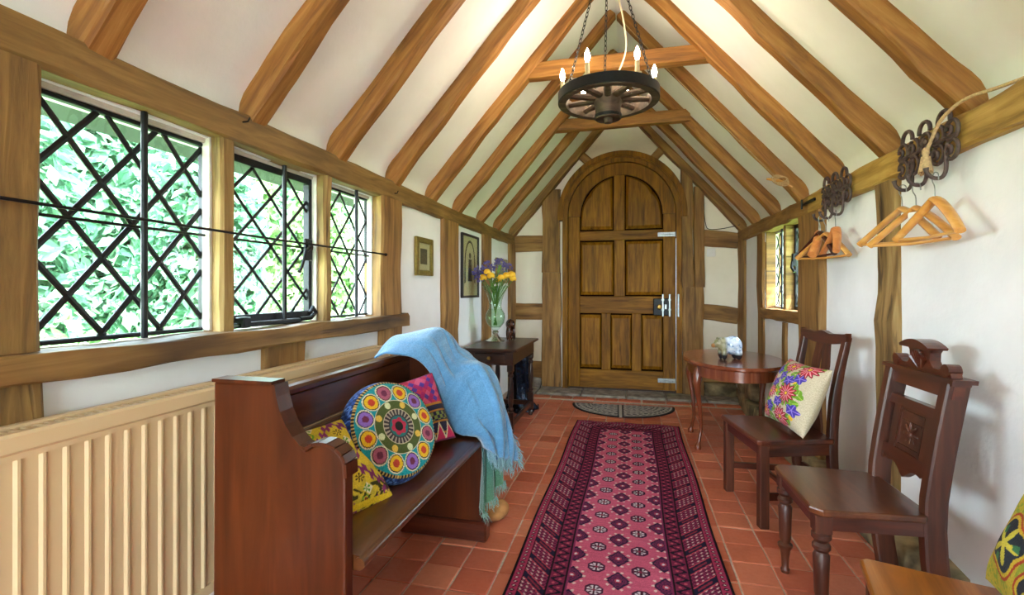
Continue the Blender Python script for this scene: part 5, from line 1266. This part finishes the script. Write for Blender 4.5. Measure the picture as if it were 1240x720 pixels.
# ---------------------------------------------------------------- pictures on the left wall
def picture(y0, y1, z0, z1, fw, fmat, label, art):
    root = empty('framed_picture', (XL + 0.001, (y0 + y1) / 2, z0), 0, label, 'picture')
    x = XL + 0.001
    wpart('frame', fmat, root, lambda m: [m.cbox(x, x + .022, *q, .004) for q in ((y0, y0 + fw, z0, z1), (y1 - fw, y1, z0, z1), (y0 + fw, y1 - fw, z0, z0 + fw), (y0 + fw, y1 - fw, z1 - fw, z1))])
    wpart('mount', 'paper', root, lambda m: m.box(x, x + .008, y0 + fw, y1 - fw, z0 + fw, z1 - fw))
    wpart('print', 'ink' if art == 'oval' else 'arch_ink', root, lambda m: art_fn(m, art, x + .0082, y0 + fw, y1 - fw, z0 + fw, z1 - fw))
    wpart('glazing', 'glass', root, lambda m: m.box(x + .013, x + .0145, y0 + fw, y1 - fw, z0 + fw, z1 - fw))
def art_fn(m, art, x, y0, y1, z0, z1):
    w, h = y1 - y0, z1 - z0; cy = (y0 + y1) / 2
    if art == 'oval':
        m.box(x, x + .0006, y0 + w * .22, y1 - w * .22, z0 + h * .22, z1 - h * .2)
    else:
        def pa(s, zt, zb): return [(cy - s, zb), (cy - s, zt - s * 1.5)] + [(cy - s * math.cos(t) , zt - s * 1.5 + 1.5 * s * math.sin(t)) for t in np.linspace(0.1, PI - .1, 14)] + [(cy + s, zt - s * 1.5), (cy + s, zb)]
        o, i = pa(w * .36, z1 - h * .06, z0 + h * .2), pa(w * .29, z1 - h * .10, z0 + h * .22)
        for k in range(len(o) - 1): m.prism([o[k], o[k + 1], i[k + 1], i[k]], 'X', x, x + .0006)
        m.ell((x, cy, z0 + h * .68), (.0008, w * .07, h * .05), 12, 8); m.prism([(cy - w * .14, z0 + h * .24), (cy - w * .09, z0 + h * .62), (cy + w * .09, z0 + h * .62), (cy + w * .14, z0 + h * .24)], 'X', x, x + .0006)
picture(2.72, 2.972, 1.165, 1.402, 0.034, 'goldpaint', 'small engraving in a wide olive gilt frame between two oak posts', 'oval')
picture(3.545, 3.96, 1.012, 1.52, 0.018, 'blackframe', 'tall brass rubbing print of a figure under a pointed arch in a thin dark frame', 'arch')
picture(4.53, 4.94, 1.14, 1.386, 0.03, 'goldpaint', 'small gilt framed picture partly hidden behind the flowers', 'oval')

# ---------------------------------------------------------------- light switch and cable by the door
sw = empty('light_switch', (0.79, 5.287, 1.41), 0, 'square white light switch on the plaster right of the arched door', 'switch')
part('plate', 'switch', sw, lambda m: m.cbox(-.042, .042, -.012, 0.0, 0, .084, .004)); part('rocker', 'switch', sw, lambda m: m.cbox(-.012, .012, -.018, -.011, .025, .06, .002))
wpart('cable', 'iron', sw, lambda m: m.tube(smooth_path([(0.715, 5.235, 2.0), (0.718, 5.24, 1.85), (0.735, 5.27, 1.75), (0.76, 5.262, 1.69), (0.85, 5.24, 1.682), (1.0, 5.225, 1.705), (1.03, 5.15, 1.71)], 24), 0.0035, 6), True)

# ---------------------------------------------------------------- cartwheel chandelier
ch = empty('chandelier', (-0.112, 2.50, 2.045), math.radians(8), 'dark cartwheel chandelier with six lit candle bulbs hung on chains', 'chandelier')
WR = 0.245
def rim(m, r0, r1, z0, z1, n=56):
    vs = []; fs = []
    for r, z in ((r0, z0), (r1, z0), (r1, z1), (r0, z1)):
        for j in range(n): a = 2 * PI * j / n; vs.append((r * math.cos(a), r * math.sin(a), z))
    for i in range(4):
        for j in range(n): fs.append((i * n + j, i * n + (j + 1) % n, ((i + 1) % 4) * n + (j + 1) % n, ((i + 1) % 4) * n + j))
    m.add(vs, fs)
part('rim', 'wheel', ch, lambda m: rim(m, WR - .034, WR, -.028, .028), True, 35)
part('iron_tyre', 'iron', ch, lambda m: rim(m, WR, WR + .006, -.024, .024), True, 35)
part('hub', 'wheel', ch, lambda m: m.lathe([(.02, -.128), (.024, -.105), (.055, -.105), (.062, -.11), (.066, -.10), (.062, -.06), (.07, -.03), (.07, .03), (.058, .045), (.04, .07), (.02, .072)], 22), True, 40)
part('hub_band', 'iron', ch, lambda m: (rim(m, .060, .069, -.104, -.09, 24)), True, 40)
for k in range(10):
    a = k * 2 * PI / 10 + .2
    part('spoke', 'wheel', ch, lambda m: m.tube([(.05 * math.cos(a), .05 * math.sin(a), -.004), (.13 * math.cos(a), .13 * math.sin(a), -.002), (.215 * math.cos(a), .215 * math.sin(a), 0)], [(.021, .018), (.020, .016), (.015, .013)], 8), True)
for k in range(6):
    a = math.radians(60 * k); x, y = (WR - .017) * math.cos(a), (WR - .017) * math.sin(a)
    cd = part('candle', 'candle', ch, lambda m: (m.lathe([(.019, .028), (.021, .034), (.011, .036), (.0105, .088), (.007, .09)], 14, (x, y, 0))), True, 35)
    part('bulb', 'bulb', cd, lambda m: m.lathe([(.005, .088), (.010, .10), (.0135, .115), (.012, .13), (.006, .148), (.001, .158)], 12, (x, y, 0)), True, 60)
    ld = bpy.data.lights.new('candle_light', 'POINT'); ld.energy = BULB_WATTS; ld.color = (1.0, 0.86, 0.68); ld.shadow_soft_size = 0.02
    lo = bpy.data.objects.new('candle_light', ld); COL.objects.link(lo); lo.parent = ch; lo.location = (x, y, 0.185)
topz = 0.80
def chain(m, p, q):
    p, q = Vector(p), Vector(q); d = q - p; n = int(d.length / 0.024); d.normalize(); e = d.orthogonal().normalized(); g = d.cross(e)
    for k in range(n):
        c = p + d * (k + .5) * 0.024; s_ = e if k % 2 else g
        m.tube([c + d * (.0155 * math.cos(t)) + s_ * (.0065 * math.sin(t)) for t in np.linspace(0, 2 * PI, 11)[:-1]], .0021, 5, closed=True)
for k in range(3):
    a = math.radians(-150 + 120 * k); part('chain', 'iron', ch, lambda m: chain(m, ((WR - .02) * math.cos(a), (WR - .02) * math.sin(a), .03), (0.01 * math.cos(a), .01 * math.sin(a), topz)), True)
part('ceiling_hook', 'iron', ch, lambda m: m.tube(smooth_path([(0, 0, topz - .01), (.012, 0, topz + .01), (0, 0, topz + .035), (0, 0, topz + .17)], 12), .005, 6), True)
part('flex', 'cord', ch, lambda m: m.tube(smooth_path([(.0, .0, .07), (.05, .03, .13), (.09, .01, .25), (.07, 0, .42), (.03, .02, .6), (.02, 0, .78), (0, .02, .90)], 30), .004, 6), True)

# ---------------------------------------------------------------- scrollwork coat racks
def rack(yc, label, hooks):
    x = 1.016; root = empty('coat_rack', (x, yc, 1.50), 0, label, 'coat rack', 'iron coat racks on the right plate')
    def loop(m, y, z, r, a0, a1, rr=.0065, xo=0.0):
        m.tube([(xo - .004, y + r * math.cos(a), z + r * math.sin(a)) for a in np.linspace(math.radians(a0), math.radians(a1), 16)], rr, 7)
    def plate(m):
        for k in range(5):
            y = -.145 + k * .0725
            for z, r in ((.035, .032), (.098, .032)):
                loop(m, y, z, r, 20 + 90 * (k % 2), 330 + 90 * (k % 2)); loop(m, y + .008, z, r * .42, 0, 300, .006, -.004)
        for k in range(3): loop(m, -.11 + k * .11, .138, .033, -10, 190, .007, -.003)
        m.tube([(-.004, -.17, .078), (-.004, .17, .078)], .007, 6)
        for k in range(6): a = k * PI / 3; m.ell((-.010, .018 * math.cos(a), .078 + .022 * math.sin(a)), (.006, .012, .012), 8, 6)
    part('scroll_plate', 'iron_rust', root, plate, True)
    for y in hooks:
        part('hook', 'iron_rust', root, lambda m: m.tube(smooth_path([(-.006, y, .06), (-.008, y, .01), (-.010, y, -.03), (-.022, y, -.052), (-.045, y, -.052), (-.062, y, -.036), (-.066, y, -.018)], 20), [.0065] * 18 + [.008, .009], 8), True)
    return root
rack(2.02, 'brown iron scrollwork coat rack by the rope tassel holding three beech hangers', (.075, -.015, -.125))
rack(2.80, 'brown iron scrollwork coat rack above the oak post holding the dark hanger', (.12, .03, -.10))
def hanger(y, ang, mat, label, group=None, bar=True, broad=1.0, zoff=0.0, clips=False, half=0.155, xo=0.0, tag_=False):
    x0 = 1.016 - .040 + xo; z0 = 1.50 - .046 + zoff
    root = empty('coat_hanger', (x0, y, z0), math.radians(ang), label, 'hanger', group)
    dz = -0.085
    part('wire_hook', 'steel', root, lambda m: m.tube(smooth_path([(.016, 0, -.016), (.014, 0, .004), (0, 0, .012), (-.012, 0, .002), (-.012, 0, -.016), (-.002, 0, -.036), (0, 0, dz + .012)], 22), .0018, 6), True)
    n = 18; pts = []; rr = []
    for i in range(n + 1):
        t = -1 + 2 * i / n; a = abs(t)
        z = dz - 0.112 * a ** 1.1 + 0.010 * math.cos(t * PI * .5); yy = -0.030 * a ** 1.6
        pts.append((t * half, yy, z)); rr.append(((.009 + .003 * a) * broad, (.021 - .006 * a + .008 * a * (broad - 1)) * 1.0))
    part('shoulder_bar', mat, root, lambda m: m.tube(pts, [(r[1], r[0]) for r in rr], 10), True)
    if bar: part('trouser_bar', mat, root, lambda m: m.tube([(-half * .93, -.027, dz - .112), (0, -.022, dz - .118), (half * .93, -.027, dz - .112)], .0055, 8), True)
    if tag_: part('size_label', 'switch', root, lambda m: m.box(-.016, .016, -.016, -.0125, dz - .03, dz - .006))
HB = 'hangers on the coat racks'
hanger(2.095, -68, 'hanger', 'pale beech coat hanger on the rack hook farthest from the rope tassel', HB)
hanger(2.005, -66, 'hanger', 'pale beech coat hanger with a white paper label below the scroll rack', HB, zoff=-.012, tag_=True)
hanger(1.895, -84, 'hanger', 'pale beech coat hanger on the hook behind the rope tassel', HB, half=.15)
hanger(2.92, -108, 'hanger_o', 'broad shouldered orange wooden hanger in front of the oak post', HB, bar=False, broad=1.9, half=.13)
hanger(2.87, -72, 'hanger_d', 'dark brown wooden hanger between the paler hangers', HB, half=.14, xo=-.01)
hanger(2.82, -62, 'hanger', 'honey coloured hanger with a trouser bar just behind the dark hanger', HB, zoff=-.012)
hanger(2.70, -97, 'hanger_o', 'slim peach coloured hanger on the hook over the white wall', HB, bar=False, half=.14)
rp = empty('rope_tassel', (0.99, 1.90, 1.52), 0, 'cream rope with a frayed tassel looped over the coat rack', 'rope')
wpart('rope', 'rope', rp, lambda m: m.tube(smooth_path([(1.04, 1.62, 1.655), (1.03, 1.70, 1.662), (1.005, 1.80, 1.668), (.985, 1.875, 1.635), (.978, 1.92, 1.58), (.974, 1.94, 1.545)], 30), .0055, 8), True)
def tas(m):
    m.lathe([(.006, 1.56), (.011, 1.552), (.011, 1.54), (.008, 1.534), (.014, 1.515), (.019, 1.49), (.021, 1.478)], 14, (.973, 1.942, 0))
    rs = random.Random(2)
    for k in range(30):
        a = rs.uniform(0, 2 * PI); r = rs.uniform(.006, .02); m.tube([(.973 + r * .6 * math.cos(a), 1.942 + r * .6 * math.sin(a), 1.53), (.973 + r * 1.05 * math.cos(a), 1.942 + r * 1.05 * math.sin(a), rs.uniform(1.466, 1.478))], .0022, 4)
wpart('tassel', 'rope', rp, tas, True, 60)
cl = empty('rope_coil', (0.93, 3.43, 1.775), 0, 'small coil of string tied on a cleat on the right rafters', 'rope')
def coil(m):
    for k in range(4):
        m.tube([(0.928 + .05 * math.cos(t) * (1 - .1 * k), 3.435 - .006 * k, 1.775 + .032 * math.sin(t + .3 * k) * (1 - .06 * k) - .3 * .05 * math.cos(t)) for t in np.linspace(0, 2 * PI, 19)[:-1]], .0035, 5, closed=True)
wpart('coil', 'rope', cl, coil, True)
wpart('cleat', 'hanger', cl, lambda m: m.tube([(.85, 3.44, 1.79), (.90, 3.45, 1.785), (.96, 3.45, 1.76), (1.0, 3.44, 1.73)], [.006, .012, .012, .006], 8), True)
wpart('string', 'rope', cl, lambda m: m.tube([(.90, 3.435, 1.80), (.30, 3.42, 2.48), (CX + .05, 3.41, 2.90)], .0022, 5))
